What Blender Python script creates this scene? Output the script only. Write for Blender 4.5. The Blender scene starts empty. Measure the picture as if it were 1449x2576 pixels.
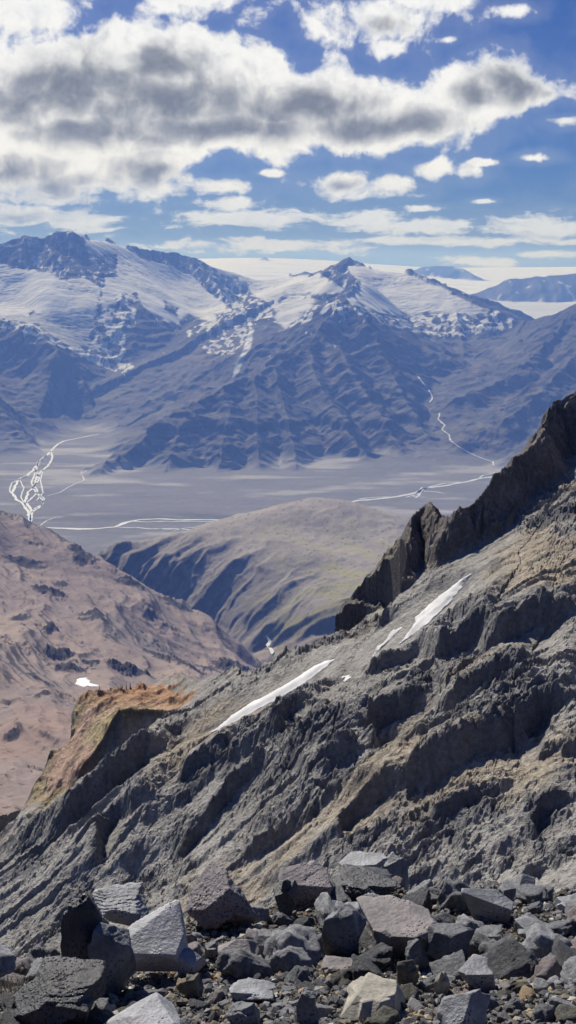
import bpy, math, random, time
import numpy as np
T0 = time.time()
SC = bpy.context.scene
COL = SC.collection
f32 = np.float32
ACC32 = True

# ------------------------------------------------------------------ camera frame helpers
F, CX, CY = 3109.0, 724.5, 1288.0
PITCH = math.radians(11.07)
cp, sp = math.cos(PITCH), math.sin(PITCH)

def uv(px, py):
    """photo point -> slopes of its sight line (sideways, upward) per metre of forward distance"""
    px = np.asarray(px, float); py = np.asarray(py, float)
    xc = (px - CX) / F; yc = (CY - py) / F
    y = cp + yc * sp; z = -sp + yc * cp
    return xc / y, z / y

def at(px, py, Y):
    u, v = uv(px, py)
    return (float(u) * Y, float(Y), float(v) * Y)

def P3(pts, k=1.0):
    return np.array([at(a, b, c * k) for a, b, c in pts], float)

# ------------------------------------------------------------------ noise
_rng = np.random.RandomState(7)
_perm = _rng.permutation(1024).astype(np.int32)
_perm2 = np.concatenate([_perm, _perm])
_ang = _rng.rand(1024) * 2 * math.pi
_gx = np.cos(_ang).astype(f32); _gy = np.sin(_ang).astype(f32)

def pn(x, y, seed=0):
    x = np.asarray(x, np.float64) + seed * 37.17; y = np.asarray(y, np.float64) + seed * 91.73
    xi = np.floor(x); yi = np.floor(y)
    fx = (x - xi).astype(f32); fy = (y - yi).astype(f32)
    xi = xi.astype(np.int32) & 1023; yi = yi.astype(np.int32) & 1023
    u = fx * fx * fx * (fx * (fx * 6 - 15) + 10); v = fy * fy * fy * (fy * (fy * 6 - 15) + 10)
    xp = _perm2[xi]; xq = _perm2[(xi + 1) & 1023]; y1 = (yi + 1) & 1023
    def g(h, a, b):
        return _gx[h] * a + _gy[h] * b
    n00 = g(_perm2[(xp + yi) & 1023], fx, fy); n10 = g(_perm2[(xq + yi) & 1023], fx - 1, fy)
    n01 = g(_perm2[(xp + y1) & 1023], fx, fy - 1); n11 = g(_perm2[(xq + y1) & 1023], fx - 1, fy - 1)
    a = n00 + u * (n10 - n00); b = n01 + u * (n11 - n01)
    return (a + v * (b - a)) * 1.5

def fbm(x, y, o=5, seed=0, gain=.5, lac=2.07):
    s = 0; a = 1.0; t = 0
    for i in range(o):
        s = s + a * pn(x, y, seed + i * 3); t += a
        x, y = (x * .8 - y * .6) * lac, (x * .6 + y * .8) * lac; a *= gain
    return s / t

def rfbm(x, y, o=5, seed=0, gain=.5, lac=2.07, rot=True):
    """ridged: 0..1, sharp crests near 1"""
    s = 0; a = 1.0; t = 0; w = 1.0
    for i in range(o):
        n = 1 - np.abs(pn(x, y, seed + i * 3)) * 1.7
        n = np.clip(n, 0, 1); n = n * n
        s = s + a * n * w; t += a
        w = np.clip(n * 1.6, 0, 1)
        x, y = ((x * .8 - y * .6) * lac, (x * .6 + y * .8) * lac) if rot else (x * lac, y * lac)
        a *= gain
    return s / t

def cell(x, y, seed=0):
    """cellular noise: nearest distance, second, id"""
    xi = np.floor(x).astype(np.int64); yi = np.floor(y).astype(np.int64)
    f1 = np.full(np.shape(x), 9, f32); f2 = f1.copy(); idn = np.zeros(np.shape(x), f32)
    for dx in (-1, 0, 1):
        for dy in (-1, 0, 1):
            cx = xi + dx; cy = yi + dy
            h = _perm2[(_perm2[(cx + seed * 13) & 1023] + cy) & 1023]
            ox = (h & 31) / 32.0 + .01; oy = ((h >> 5) & 31) / 32.0 + .01
            d = np.sqrt((cx + ox - x) ** 2 + (cy + oy - y) ** 2).astype(f32)
            m = d < f1
            f2 = np.where(m, f1, np.minimum(f2, d)); idn = np.where(m, h / 1024.0, idn); f1 = np.where(m, d, f1)
    return f1, f2, idn

def sstep(a, b, x):
    t = np.clip((x - a) / (b - a), 0, 1); return t * t * (3 - 2 * t)

def smax(a, b, k):
    h = np.clip(.5 + .5 * (a - b) / k, 0, 1)
    return b + (a - b) * h + k * h * (1 - h)

# ------------------------------------------------------------------ terrain helpers
def tps(pts, reg=0.0):
    """thin plate surface through world points"""
    P = np.array(pts, float); s = np.ptp(P[:, :2], axis=0).max()
    X = P[:, :2] / s; n = len(P)
    d = np.linalg.norm(X[:, None] - X[None], axis=2)
    K = np.where(d > 0, d * d * np.log(np.maximum(d, 1e-12)), 0) + reg * np.eye(n)
    Q = np.c_[np.ones(n), X]; A = np.block([[K, Q], [Q.T, np.zeros((3, 3))]])
    w = np.linalg.solve(A, np.r_[P[:, 2], 0, 0, 0])
    def f(x, y):
        sh = np.shape(x); a = (np.ravel(x) / s); b = (np.ravel(y) / s)
        out = w[n] + w[n + 1] * a + w[n + 2] * b
        for i in range(n):
            r2 = (a - X[i, 0]) ** 2 + (b - X[i, 1]) ** 2
            out += w[i] * .5 * r2 * np.log(np.maximum(r2, 1e-14))
        return out.reshape(sh)
    return f

def near_line(L, x, y):
    """distance, arc length, signed side (left +) and crest height of nearest point of a polyline"""
    x = np.asarray(x, f32) if ACC32 else x; y = np.asarray(y, f32) if ACC32 else y
    best = np.full(np.shape(x), 1e18, x.dtype if hasattr(x,'dtype') else float); t = np.zeros(np.shape(x)); sd = np.zeros(np.shape(x)); z = np.zeros(np.shape(x))
    acc = 0.0
    for i in range(len(L) - 1):
        a = L[i]; b = L[i + 1]; dx, dy = b[0] - a[0], b[1] - a[1]; l2 = dx * dx + dy * dy + 1e-9; l = math.sqrt(l2)
        q = np.clip(((x - a[0]) * dx + (y - a[1]) * dy) / l2, 0, 1)
        ex = x - (a[0] + q * dx); ey = y - (a[1] + q * dy); d = ex * ex + ey * ey
        m = d < best
        best = np.where(m, d, best); t = np.where(m, acc + q * l, t)
        sd = np.where(m, dx * (y - a[1]) - dy * (x - a[0]), sd)
        if len(a) > 2: z = np.where(m, a[2] + q * (b[2] - a[2]), z)
        acc += l
    return np.sqrt(best), t, sd, z, acc

def polymask(poly, px, py, soft=8.0):
    """soft inside test of a polygon, >0 inside (in poly units)"""
    n = len(poly); ins = np.zeros(np.shape(px), bool); dm = np.full(np.shape(px), 1e18)
    for i in range(n):
        ax, ay = poly[i]; bx, by = poly[(i + 1) % n]
        c = ((ay > py) != (by > py)) & (px < (bx - ax) * (py - ay) / ((by - ay) if by != ay else 1e-9) + ax)
        ins ^= c
        dx, dy = bx - ax, by - ay; l2 = dx * dx + dy * dy + 1e-9
        q = np.clip(((px - ax) * dx + (py - ay) * dy) / l2, 0, 1)
        dm = np.minimum(dm, (px - ax - q * dx) ** 2 + (py - ay - q * dy) ** 2)
    d = np.sqrt(dm)
    return np.where(ins, d, -d)

def topix(x, y, z):
    """sight angles of a world point, used to place snow fields and gravel sheets on the ground they cover"""
    yc = y * cp - z * sp; zc = y * sp + z * cp
    return CX + F * x / yc, CY - F * zc / yc

class Land:
    """fan-shaped height field: rows get closer together where the ground is steep or near"""
    def __init__(s, H, u0, u1, y0, y1, nc, nr, kz=1.0, klog=.12, full=False):
        s.nc, s.nr = nc, nr
        s.U = np.linspace(u0, u1, nc)
        cu = np.linspace(u0, u1, 90); cy = np.exp(np.linspace(math.log(y0), math.log(y1), 1400))
        X = cu[None] * cy[:, None]; Yc = np.repeat(cy[:, None], len(cu), 1)
        Z = H(X, Yc)
        el = Z / Yc
        de = np.abs(np.diff(el, axis=0))
        rise = np.clip(np.diff(el, axis=0), 0, None)
        w = (rise + .35 * de) * kz + klog * np.diff(np.log(Yc), axis=0) * .35
        # blur over neighbouring fans
        k = 7; wp = np.pad(w, ((k, k), (k, k)), mode='edge'); ws = np.zeros_like(w)
        c = np.cumsum(wp, 0); ws = (c[2*k:] - np.vstack([np.zeros((1, wp.shape[1])), c[:-2*k-1]])) / (2*k+1)
        c = np.cumsum(ws, 1); ws = (c[:, 2*k:] - np.hstack([np.zeros((ws.shape[0], 1)), c[:, :-2*k-1]])) / (2*k+1)
        cum = np.vstack([np.zeros((1, len(cu))), np.cumsum(ws, 0)]); cum /= cum[-1:]
        tt = np.linspace(0, 1, nr)
        Yr = np.stack([np.interp(tt, cum[:, j], cy) for j in range(len(cu))], 1)
        q = np.interp(s.U, cu, np.arange(len(cu))); i0 = np.minimum(q.astype(int), len(cu) - 2); fr = q - i0
        s.Y = Yr[:, i0] * (1 - fr) + Yr[:, i0 + 1] * fr
        s.X = s.U[None] * s.Y
        if full: s.Z, *s.extra = H(s.X, s.Y, True)
        else: s.Z = H(s.X, s.Y)
    def hit(s, px, py):
        u, v = uv(px, py); j = int(round(np.interp(float(u), s.U, np.arange(s.nc))))
        e = s.Z[:, j] / s.Y[:, j]; m = np.nonzero(e >= float(v))[0]
        i = int(m[0]) if len(m) else int(np.argmax(e))
        Y = s.Y[i, j]
        if i > 0 and len(m) and e[i] > e[i-1]:
            q = (float(v) - e[i-1]) / (e[i] - e[i-1]); Y = s.Y[i-1, j] + q * (s.Y[i, j] - s.Y[i-1, j])
            return (float(u) * Y, Y, s.Z[i-1, j] + q * (s.Z[i, j] - s.Z[i-1, j]))
        return (float(u) * Y, Y, float(s.Z[i, j]))
    def normals(s):
        ax = np.gradient(s.X, axis=1); ay = np.zeros_like(ax); az = np.gradient(s.Z, axis=1)
        bx = np.gradient(s.X, axis=0); by = np.gradient(s.Y, axis=0); bz = np.gradient(s.Z, axis=0)
        nx = ay * bz - az * by; ny = az * bx - ax * bz; nz = ax * by - ay * bx
        l = np.sqrt(nx*nx + ny*ny + nz*nz) + 1e-12
        return nx / l, ny / l, nz / l
    def pieces(s, names, ids, colr, attrs, mats, smooth=True):
        """cut the sheet into separate terrain objects by id (per face), sharing edges"""
        nr, nc = s.nr, s.nc
        idx = np.arange(nr * nc).reshape(nr, nc)
        q = np.stack([idx[:-1, :-1], idx[:-1, 1:], idx[1:, 1:], idx[1:, :-1]], -1).reshape(-1, 4)
        fid = ids[:-1, :-1].ravel()
        V = np.stack([s.X, s.Y, s.Z], -1).reshape(-1, 3)
        out = []
        for k, nm in enumerate(names):
            qq = q[fid == k]
            if not len(qq): continue
            used, inv = np.unique(qq, return_inverse=True)
            a = {kk: vv.reshape(-1)[used] for kk, vv in attrs.items()}
            out.append(mesh_obj(nm, V[used], inv.reshape(-1, 4), mats[k], colr.reshape(-1, 3)[used], a, smooth))
            out[-1]['kind'] = 'structure'
        return out

def mesh_obj(name, V, Q, mat, colr=None, attrs=None, smooth=True, parent=None):
    me = bpy.data.meshes.new(name)
    V = np.ascontiguousarray(V, f32); Q = np.ascontiguousarray(Q, np.int32); n, k = Q.shape
    me.vertices.add(len(V)); me.vertices.foreach_set('co', V.ravel())
    me.loops.add(n * k); me.loops.foreach_set('vertex_index', Q.ravel())
    me.polygons.add(n)
    me.polygons.foreach_set('loop_start', np.arange(0, n * k, k, dtype=np.int32))
    try: me.polygons.foreach_set('loop_total', np.full(n, k, np.int32))
    except Exception: pass
    me.polygons.foreach_set('use_smooth', np.full(n, bool(smooth)))
    if colr is not None:
        a = me.attributes.new('tint', 'FLOAT_COLOR', 'POINT')
        c = np.ones((len(V), 4), f32); c[:, :3] = np.clip(colr, 0, 1); a.data.foreach_set('color', c.ravel())
    for kk, vv in (attrs or {}).items():
        a = me.attributes.new(kk, 'FLOAT', 'POINT'); a.data.foreach_set('value', np.ascontiguousarray(vv, f32))
    me.update(calc_edges=True); me.validate()
    o = bpy.data.objects.new(name, me); COL.objects.link(o)
    if mat: me.materials.append(mat)
    if parent: o.parent = parent
    return o

# ------------------------------------------------------------------ node helpers
class NT:
    def __init__(s, tree): s.t = tree; s.n = tree.nodes; s.l = tree.links
    def new(s, t, **k):
        n = s.n.new(t)
        for a, b in k.items(): setattr(n, a, b)
        return n
    def put(s, sock, v):
        if hasattr(v, 'links') or isinstance(v, bpy.types.NodeSocket): s.l.new(v, sock)
        else: sock.default_value = v
    def m(s, op, a, b=None, c=None, clamp=False):
        n = s.new('ShaderNodeMath', operation=op, use_clamp=clamp); s.put(n.inputs[0], a)
        if b is not None: s.put(n.inputs[1], b)
        if c is not None: s.put(n.inputs[2], c)
        return n.outputs[0]
    def vm(s, op, a, b=None, c=None):
        n = s.new('ShaderNodeVectorMath', operation=op); s.put(n.inputs[0], a)
        if b is not None: s.put(n.inputs[1], b)
        if c is not None: s.put(n.inputs[2], c)
        return n.outputs['Value'] if op in ('LENGTH', 'DOT_PRODUCT', 'DISTANCE') else n.outputs['Vector']
    def noise(s, vec, scale, detail=5, rough=.55, dist=0, dim='3D'):
        n = s.new('ShaderNodeTexNoise', noise_dimensions=dim)
        s.put(n.inputs['Vector'], vec); s.put(n.inputs['Scale'], scale); n.inputs['Detail'].default_value = detail
        n.inputs['Roughness'].default_value = rough; n.inputs['Distortion'].default_value = dist
        return n.outputs['Fac']
    def rng(s, v, a, b, c=0., d=1., smooth=True):
        n = s.new('ShaderNodeMapRange', interpolation_type='SMOOTHSTEP' if smooth else 'LINEAR')
        s.put(n.inputs[0], v)
        for i, q in enumerate((a, b, c, d)): s.put(n.inputs[i + 1], q)
        return n.outputs[0]
    def mix(s, f, a, b, mode='MIX'):
        n = s.new('ShaderNodeMix', data_type='RGBA', blend_type=mode)
        s.put(n.inputs[0], f); s.put(n.inputs[6], a); s.put(n.inputs[7], b)
        return n.outputs[2]

def C(r, g, b): return (r, g, b, 1.0)
def rock_mat(name, fine, contrast=.35, bump=.5, rough=.95, bdist=.1, snow=False, spec=.15, fine2=None):
    """ground: vertex tint times procedural grain, procedural bump in metres"""
    m = bpy.data.materials.new(name); m.use_nodes = True; t = NT(m.node_tree); t.n.clear()
    out = t.new('ShaderNodeOutputMaterial'); b = t.new('ShaderNodeBsdfPrincipled')
    t.l.new(b.outputs[0], out.inputs[0])
    g = t.new('ShaderNodeTexCoord').outputs['Object']
    a = t.new('ShaderNodeAttribute', attribute_name='tint').outputs['Color']
    n1 = t.noise(g, fine, 8, .65); n2 = t.noise(g, fine * .13, 5, .6)
    k = t.m('ADD', t.m('MULTIPLY', t.m('SUBTRACT', n1, .5), contrast * 3.2), t.m('MULTIPLY', t.m('SUBTRACT', n2, .5), contrast * 1.6))
    k = t.m('MAXIMUM', t.m('ADD', k, 1.0), .25)
    if snow:
        sn = t.new('ShaderNodeAttribute', attribute_name='snow').outputs['Fac']
        k2 = t.m('ADD', 1.0, t.m('MULTIPLY', t.m('SUBTRACT', n1, .5), .45))
        k = t.m('ADD', t.m('MULTIPLY', k, t.m('SUBTRACT', 1.0, sn)), t.m('MULTIPLY', k2, sn))
    cc = t.new('ShaderNodeCombineXYZ')
    for i in range(3): t.l.new(k, cc.inputs[i])
    t.l.new(t.vm('MULTIPLY', a, cc.outputs[0]), b.inputs['Base Color'])
    b.inputs['Roughness'].default_value = rough; b.inputs['Specular IOR Level'].default_value = spec
    bp = t.new('ShaderNodeBump'); bp.inputs['Strength'].default_value = bump; bp.inputs['Distance'].default_value = bdist
    h = n1
    if fine2: h = t.m('ADD', n1, t.m('MULTIPLY', t.noise(g, fine2, 3, .6), .35))
    t.l.new(h, bp.inputs['Height']); t.l.new(bp.outputs[0], b.inputs['Normal'])
    return m
# ================================================================== far range with the braided valley (metres; valley floor 1000 m below the viewer)
KM = 1000.0
# massifs: (id, slope, gully depth m, gully spacing m, crest jag m, [(px, py, km)...])
RIDGES = [
 # 1 = left massif
 (1, .75, 60, 260, 16, [(-420,640,9.6),(-200,660,9.9),(-60,628,10.2),(0,608,10.3),(58,590,10.4),(110,598,10.4),(150,583,10.4),(178,580,10.4),(205,592,10.5),(227,588,10.7),(270,600,10.9),(330,617,11),(380,627,11.1),(430,630,11.2),(480,642,11.3),(540,657,11.4),(600,675,11.5),(650,692,11.5),(700,690,11.6),(760,690,11.6)]),
 (1, .42, 40, 300, 5, [(270,603,10.85),(330,675,10.5),(420,735,10.2),(500,790,9.95),(545,818,9.8)]),
 (1, .66, 60, 200, 12, [(480,642,11.2),(530,700,10.9),(585,770,10.4),(625,840,9.9),(640,900,9.5)]),
 (1, .70, 60, 180, 12, [(200,610,10.4),(240,680,10.15),(300,720,9.95),(338,740,9.8),(350,790,9.6),(380,850,9.45),(400,905,9.3),(412,955,9.2)]),
 (1, .62, 50, 170, 10, [(338,742,9.8),(300,800,9.5),(283,860,9.4),(290,930,9.25),(310,985,9.1)]),
 (1, .55, 55, 190, 12, [(-280,750,8.8),(-100,772,8.8),(0,790,8.8),(85,825,8.65),(145,880,8.5),(200,940,8.5),(245,995,8.55)]),
 (1, .55, 55, 170, 12, [(-400,800,7.6),(-230,838,7.5),(-120,892,7.45),(-30,965,7.45),(40,1035,7.55)]),
 (1, .55, 45, 150, 10, [(-480,880,6.8),(-340,945,6.6),(-230,1035,6.5),(-160,1100,6.5)]),
 (1, .60, 55, 200, 12, [(545,820,9.8),(505,870,9.5),(490,920,9.35),(480,960,9.2)]),
 # 2 = middle massif
 (2, .40, 25, 300, 10, [(700,690,11.5),(760,690,11.3),(800,688,11.0),(820,672,10.8),(855,666,10.7),(870,652,10.6),(879,646,10.6),(888,656,10.6),(905,664,10.5),(940,671,10.5),(1000,677,10.5),(1032,676,10.4),(1050,690,10.3),(1100,712,10.1),(1150,738,9.9),(1220,765,9.7),(1270,785,9.6),(1312,806,9.5)]),
 (2, .74, 60, 190, 10, [(835,672,10.6),(860,690,10.2),(900,705,9.9),(872,738,9.3),(835,790,9.0),(800,828,8.7),(770,870,8.4),(740,895,8.2),(690,915,8.0),(640,932,7.8),(590,962,7.5),(540,986,7.3),(480,1012,7.05),(430,1040,6.85),(380,1078,6.65),(330,1115,6.45),(280,1152,6.25),(235,1186,6.05)]),
 (2, .60, 60, 170, 12, [(775,865,8.4),(790,930,7.9),(820,990,7.5),(850,1040,7.15),(885,1095,6.8),(920,1150,6.5)]),
 (2, .60, 50, 150, 12, [(690,915,8.0),(700,970,7.5),(715,1040,7.0),(735,1110,6.6),(745,1170,6.3)]),
 (2, .60, 50, 150, 12, [(560,975,7.4),(570,1040,6.9),(560,1100,6.55),(545,1170,6.2)]),
 (2, .60, 50, 150, 12, [(640,932,7.8),(640,1000,7.2),(640,1080,6.7),(650,1160,6.3)]),
 (2, .60, 50, 150, 12, [(470,1016,7.0),(450,1070,6.7),(430,1130,6.4),(420,1175,6.2)]),
 (2, .62, 60, 190, 12, [(872,738,9.3),(920,800,8.9),(950,860,8.6),(985,930,8.2),(1020,1000,7.7),(1050,1050,7.3),(1080,1100,6.95)]),
 (2, .60, 55, 160, 12, [(800,828,8.7),(850,880,8.3),(900,950,7.8),(945,1020,7.35),(980,1080,6.95),(1010,1130,6.65)]),
 (2, .55, 50, 190, 10, [(1000,790,9.6),(1020,850,9.2),(1045,900,8.8),(1060,940,8.4)]),
 (2, .60, 40, 190, 8, [(1150,790,9.4),(1160,840,9.1),(1165,890,8.7),(1150,930,8.4)]),
 # 3 = right-hand mountain
 (3, .50, 45, 220, 10, [(1230,810,9.3),(1312,806,9.3),(1370,800,9.1),(1410,786,8.9),(1449,765,8.8),(1530,735,8.7),(1650,690,8.7)]),
 (3, .58, 60, 190, 12, [(1440,772,8.8),(1390,850,8.2),(1330,900,7.9),(1270,945,7.7),(1200,980,7.5),(1140,1005,7.4)]),
 (3, .58, 55, 170, 12, [(1530,760,8.6),(1470,860,7.8),(1390,950,7.2),(1320,1020,6.9),(1260,1062,6.7),(1190,1085,6.7)]),
 (3, .58, 50, 170, 12, [(1620,850,7.4),(1520,950,6.9),(1430,1040,6.6),(1350,1110,6.3)]),
 (3, .55, 50, 170, 12, [(1312,806,9.3),(1290,860,8.9),(1230,910,8.5),(1160,945,8.2)]),
]
FLOOR = tps([(-3500,4000,-1000),(0,3800,-1000),(3500,4000,-1000),(-3200,6000,-1000),(2500,5400,-1000),(0,5600,-1000),
  at(100,1130,7.0*KM),at(345,1035,8.9*KM),at(250,1075,8.0*KM),(0,6100,-1000),(*at(500,960,9.2*KM)[:2],-985),(*at(560,945,9.1*KM)[:2],-960),(*at(605,925,9.3*KM)[:2],-880),(*at(625,880,9.8*KM)[:2],-700),(*at(638,820,10.3*KM)[:2],-430),
  at(680,780,10.7*KM),at(740,760,10.6*KM),at(60,740,10.0*KM),at(140,790,9.6*KM),at(200,830,9.35*KM),at(250,900,8.9*KM),at(0,760,9.8*KM),
  at(1130,1090,6.9*KM),at(1085,1010,7.6*KM),at(1060,950,8.15*KM),at(1090,900,8.9*KM),at(1240,1165,6.4*KM),at(1180,1130,6.6*KM),at(950,1170,6.3*KM),
  at(930,735,10.0*KM),at(1000,765,9.8*KM),at(1100,775,9.7*KM),at(1180,790,9.5*KM),
  (-4500,9000,-500),(4500,9000,-500),(-3000,13000,-500),(0,13500,-500),(3000,13500,-700),(-1800,12300,0),(1500,12600,-500),(0,12500,-200)], .0005)
for _i, _r in enumerate(RIDGES):
    if _r[0] == 2 and _r[5][0][0] < 900 and _r[5][0][0] != 700:      # the front spurs stand a little nearer than first estimated
        RIDGES[_i] = _r[:5] + ([(p[0], p[1], p[2] - max(p[2] - 6.2, 0) * (.24 if p[1] >= 735 else .08)) for p in _r[5]],)
RL = [P3([(a, b, c * KM) for a, b, c in r[5]]) for r in RIDGES]

def far_height(x, y, full=False):
    sh = np.shape(x); x = np.ravel(x); y = np.ravel(y)
    wx = x + 130 * fbm(x / 800, y / 800, 3, 11) + 40 * fbm(x / 190, y / 190, 3, 17)
    wy = y + 130 * fbm(x / 800, y / 800, 3, 12) + 40 * fbm(x / 190, y / 190, 3, 18)
    fl = np.maximum(FLOOR(x, y), -1000.0); u = x / y
    lim = -.055 * y * sstep(.10, .15, u) + (1 - sstep(.10, .15, u)) * np.where(y > 11200, -.03 * y, 400)
    fl = np.minimum(fl, np.maximum(lim, -1000))
    z = fl + 6 * fbm(x / 400, y / 400, 4, 5) * sstep(-1000, -900, fl)
    own = np.zeros(x.shape, int); streak = fbm(x / 90, y / 90, 3, 8); big = fbm(x / 900, y / 900, 2, 9)
    for k, (rid, sl, gd, gs, jag, pts) in enumerate(RIDGES):
        L = RL[k]; R = (L[:, 2].max() + 1000) / (sl * .7) + 300; R = min(R, 2300)
        m = np.nonzero((x > L[:, 0].min() - R) & (x < L[:, 0].max() + R) & (y > L[:, 1].min() - R) & (y < L[:, 1].max() + R))[0]
        if not len(m): continue
        xx, yy, ax, ay = x[m], y[m], wx[m], wy[m]
        d0, t, sd, zc, tot = near_line(L, xx, yy)
        kk = .22 + .78 * sstep(0, 160, d0)
        d1, tt, _, _, _ = near_line(L, xx * (1 - kk) + ax * kk, yy * (1 - kk) + ay * kk)
        d = d1
        drop = sl * d * (1.06 - .26 * sstep(120, 800, d))
        tw = tt + .35 * d * pn(tt / 700, d / 900, 33 + k)
        g = rfbm(tw / gs + .3 * np.sign(sd), d / (gs * 4.0) + k * 7.7, 4, 21 + k, .5, 2.1, rot=False)
        amp = .55 + .9 * np.clip(pn(tt / (gs * 3.1), d / 900 + k, 40 + k) + .3, 0, 1)
        gul = gd * .85 * (g - .4) * sstep(-25, 45, d) * amp * (1.1 - .7 * sstep(350, 1200, d))
        j = jag * .8 * fbm(tt / 80.0, tt / 400.0 + k, 4, 30 + k)
        h = zc - drop + gul + j + 20 * fbm(tt / 300, tt * 0 + k, 2, 36)
        w = h > z[m]
        own[m] = np.where(w, rid, own[m])
        streak[m] = np.where(w, fbm(tw / 55 + k, d / 620, 4, 140 + k, .6), streak[m])
        z[m] = smax(h, z[m], 24.0)
    n = fbm(x / 900, y / 900, 3, 44) * 60
    bz = (z + n) / 52.0
    step = (np.floor(bz) + sstep(.55, .95, bz - np.floor(bz))) * 52.0 - n
    k = .30 * sstep(-960, -900, z) * sstep(-.15, .35, fbm(x / 500, y / 500, 3, 50))
    z = z * (1 - k) + step * k
    # the dark sill that runs across the foot of the middle massif
    zb = -838 + 14 * fbm(x / 500, y / 500, 3, 51)
    sill = (own == 2) * sstep(7600, 7200, y) * sstep(-.35, .1, fbm(x / 260, y / 260, 2, 52) + .25)
    z = z + sill * 34 * (sstep(-7, 7, z - zb) - sstep(-90, 90, z - zb))
    m = sstep(-1000, -930, z)
    r = rfbm(x / 210, y / 210, 5, 61)
    z = z + m * (20 * (r - .4) + 9 * fbm(x / 60, y / 60, 4, 63)) + (1 - m) * 1.2 * fbm(x / 60, y / 25, 3, 66)
    band = sill * np.exp(-((z - zb) / 13) ** 2)
    r_ = lambda q: q.reshape(sh)
    return (r_(z), r_(own), r_(m), r_(streak), r_(band)) if full else r_(z)

far = Land(far_height, -.40, .40, 4150, 14500, 1000, 980, kz=1.0, klog=.10, full=True)
print('far grid', time.time() - T0)
fown, fm, fstreak, fband = far.extra
nx, ny, nz = far.normals()
PX, PY = topix(far.X, far.Y, far.Z)
X, Y, Z = far.X, far.Y, far.Z
# smoothed ice surface where the glaciers lie
wob = 10 * fbm(X / 150, Y / 150, 4, 70) + 5 * fbm(X / 40, Y / 40, 3, 71)
def pmask(poly, soft, w=1.0, ox=0, oy=0):
    return sstep(-soft, soft, polymask(poly, PX + wob * w + ox, PY + wob * w * .7 + oy))
ICE = [
 [(208,592),(235,590),(275,603),(330,620),(352,650),(430,672),(490,700),(520,735),(560,760),(590,785),(540,790),(550,815),(500,800),(470,790),(450,825),(425,812),(400,800),(360,770),(340,735),(300,740),(262,790),(255,760),(268,700),(300,690),(258,650),(225,635)],
 [(-500,650),(-100,655),(0,665),(60,680),(120,680),(150,705),(215,700),(255,725),(245,760),(238,800),(180,812),(100,796),(-20,800),(-500,790)],
 [(-20,800),(100,796),(240,808),(222,840),(236,870),(190,880),(140,850),(100,815)],
 [(480,640),(560,655),(640,672),(700,690),(820,690),(835,705),(870,735),(790,742),(720,745),(700,770),(640,745),(600,700),(555,690),(525,665)],
 [(862,668),(900,664),(1000,675),(1035,678),(1060,700),(1105,715),(1150,745),(1200,768),(1225,795),(1150,786),(1080,790),(1000,792),(930,782),(885,765),(868,742),(905,730),(898,705),(872,690)],
 [(700,770),(750,745),(800,755),(745,805),(720,830),(690,800)],
]
ROCKHOLES = [[(808,690),(820,670),(850,664),(878,648),(902,664),(872,672),(884,690),(905,705),(860,712),(820,700)],
 [(755,690),(775,680),(790,690)],[(1020,680),(1033,668),(1060,692),(1045,690)],[(1075,700),(1105,692),(1140,725),(1110,718)],
 [(868,640),(880,640),(895,668),(865,668)],
 [(332,735),(345,735),(360,790),(340,800),(320,780)], [(415,765),(450,775),(440,790),(415,780)],[(295,640),(290,690),(250,680),(255,640)]]
ice = np.zeros_like(Z)
for i, p in enumerate(ICE): ice = np.maximum(ice, pmask(p, 3.5 if i != 5 else 6))
for p in ROCKHOLES: ice *= 1 - pmask(p, 2.5, .5)
# blur the ground under the ice into a smooth glacier
def blur(a, k, it=2):
    for _ in range(it):
        for ax in (0, 1):
            p = np.pad(a, [(k + 1, k) if i == ax else (0, 0) for i in (0, 1)], mode='edge')
            c = np.cumsum(p, ax); n = a.shape[ax]
            a = (np.take(c, range(2*k+1, 2*k+1+n), ax) - np.take(c, range(0, n), ax)) / (2*k+1)
    return a
zs = blur(Z, 7); icef = blur(ice, 1, 1)
crev = rfbm(X / 110, Y / 26, 4, 77) ** 2 * sstep(.0, .5, fbm(X / 500, Y / 500, 2, 78) + .25)
k = icef * sstep(.2, .9, ice)
Z = Z * (1 - k) + (zs + 3 + 9 * fbm(X / 160, Y / 110, 4, 76) - 12 * crev) * k
far.Z = Z
nx, ny, nz = far.normals()
# snow patches left in hollows of the high slopes, streaks running downhill
alt = Z + 60 * fbm(X / 350, Y / 350, 4, 80)
cn = fbm(X / 75, Y / 130, 5, 81, .55)
up = sstep(-470, -150, alt) * (fown > 0)
near_ice = sstep(.02, .35, blur(ice, 16, 2))
px_l = sstep(1330, 1250, PX)
ZON = [([(-60,785),(100,800),(240,820),(330,880),(350,960),(250,930),(150,880),(50,840),(-60,850)],.10),([(440,650),(560,660),(650,740),(700,800),(640,830),(600,900),(530,900),(440,830),(540,790)],.03),
 ([(245,700),(300,700),(350,745),(345,800),(310,880),(270,860),(230,800)],.17),([(690,800),(780,760),(880,745),(960,785),(1100,780),(1200,760),(1260,775),(1300,800),(1290,835),(1200,850),(1120,860),(1000,830),(900,800),(800,800),(730,840)],.10),
 ([(630,690),(760,690),(800,760),(720,830),(660,800)],.15),([(430,620),(600,670),(640,740),(560,720)],-.02)]
zn = np.full(Z.shape, -1.2)
for pg, dn_ in ZON: zn = np.maximum(zn, pmask(pg, 14, 1.4) * (dn_ + 1.2) - 1.2)
cn2 = fbm(X / 52 + .4 * cn, Y / 95, 5, 181, .55)
patch = sstep(.055, .10, cn2 + zn - .02 + (nz - .80) * .12)
patch = np.maximum(patch, sstep(.32, .37, cn2 + .2 * up - .1) * sstep(960, 800, PY) * px_l)
wall = sstep(470, 60, PX) * sstep(600, 640, PY) * sstep(760, 700, PY)
patch = np.maximum(patch, wall * sstep(.30, .38, fbm(X / 35, Y / 260, 3, 84) + .04))
snow = np.clip(np.maximum(ice, patch), 0, 1)
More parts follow.
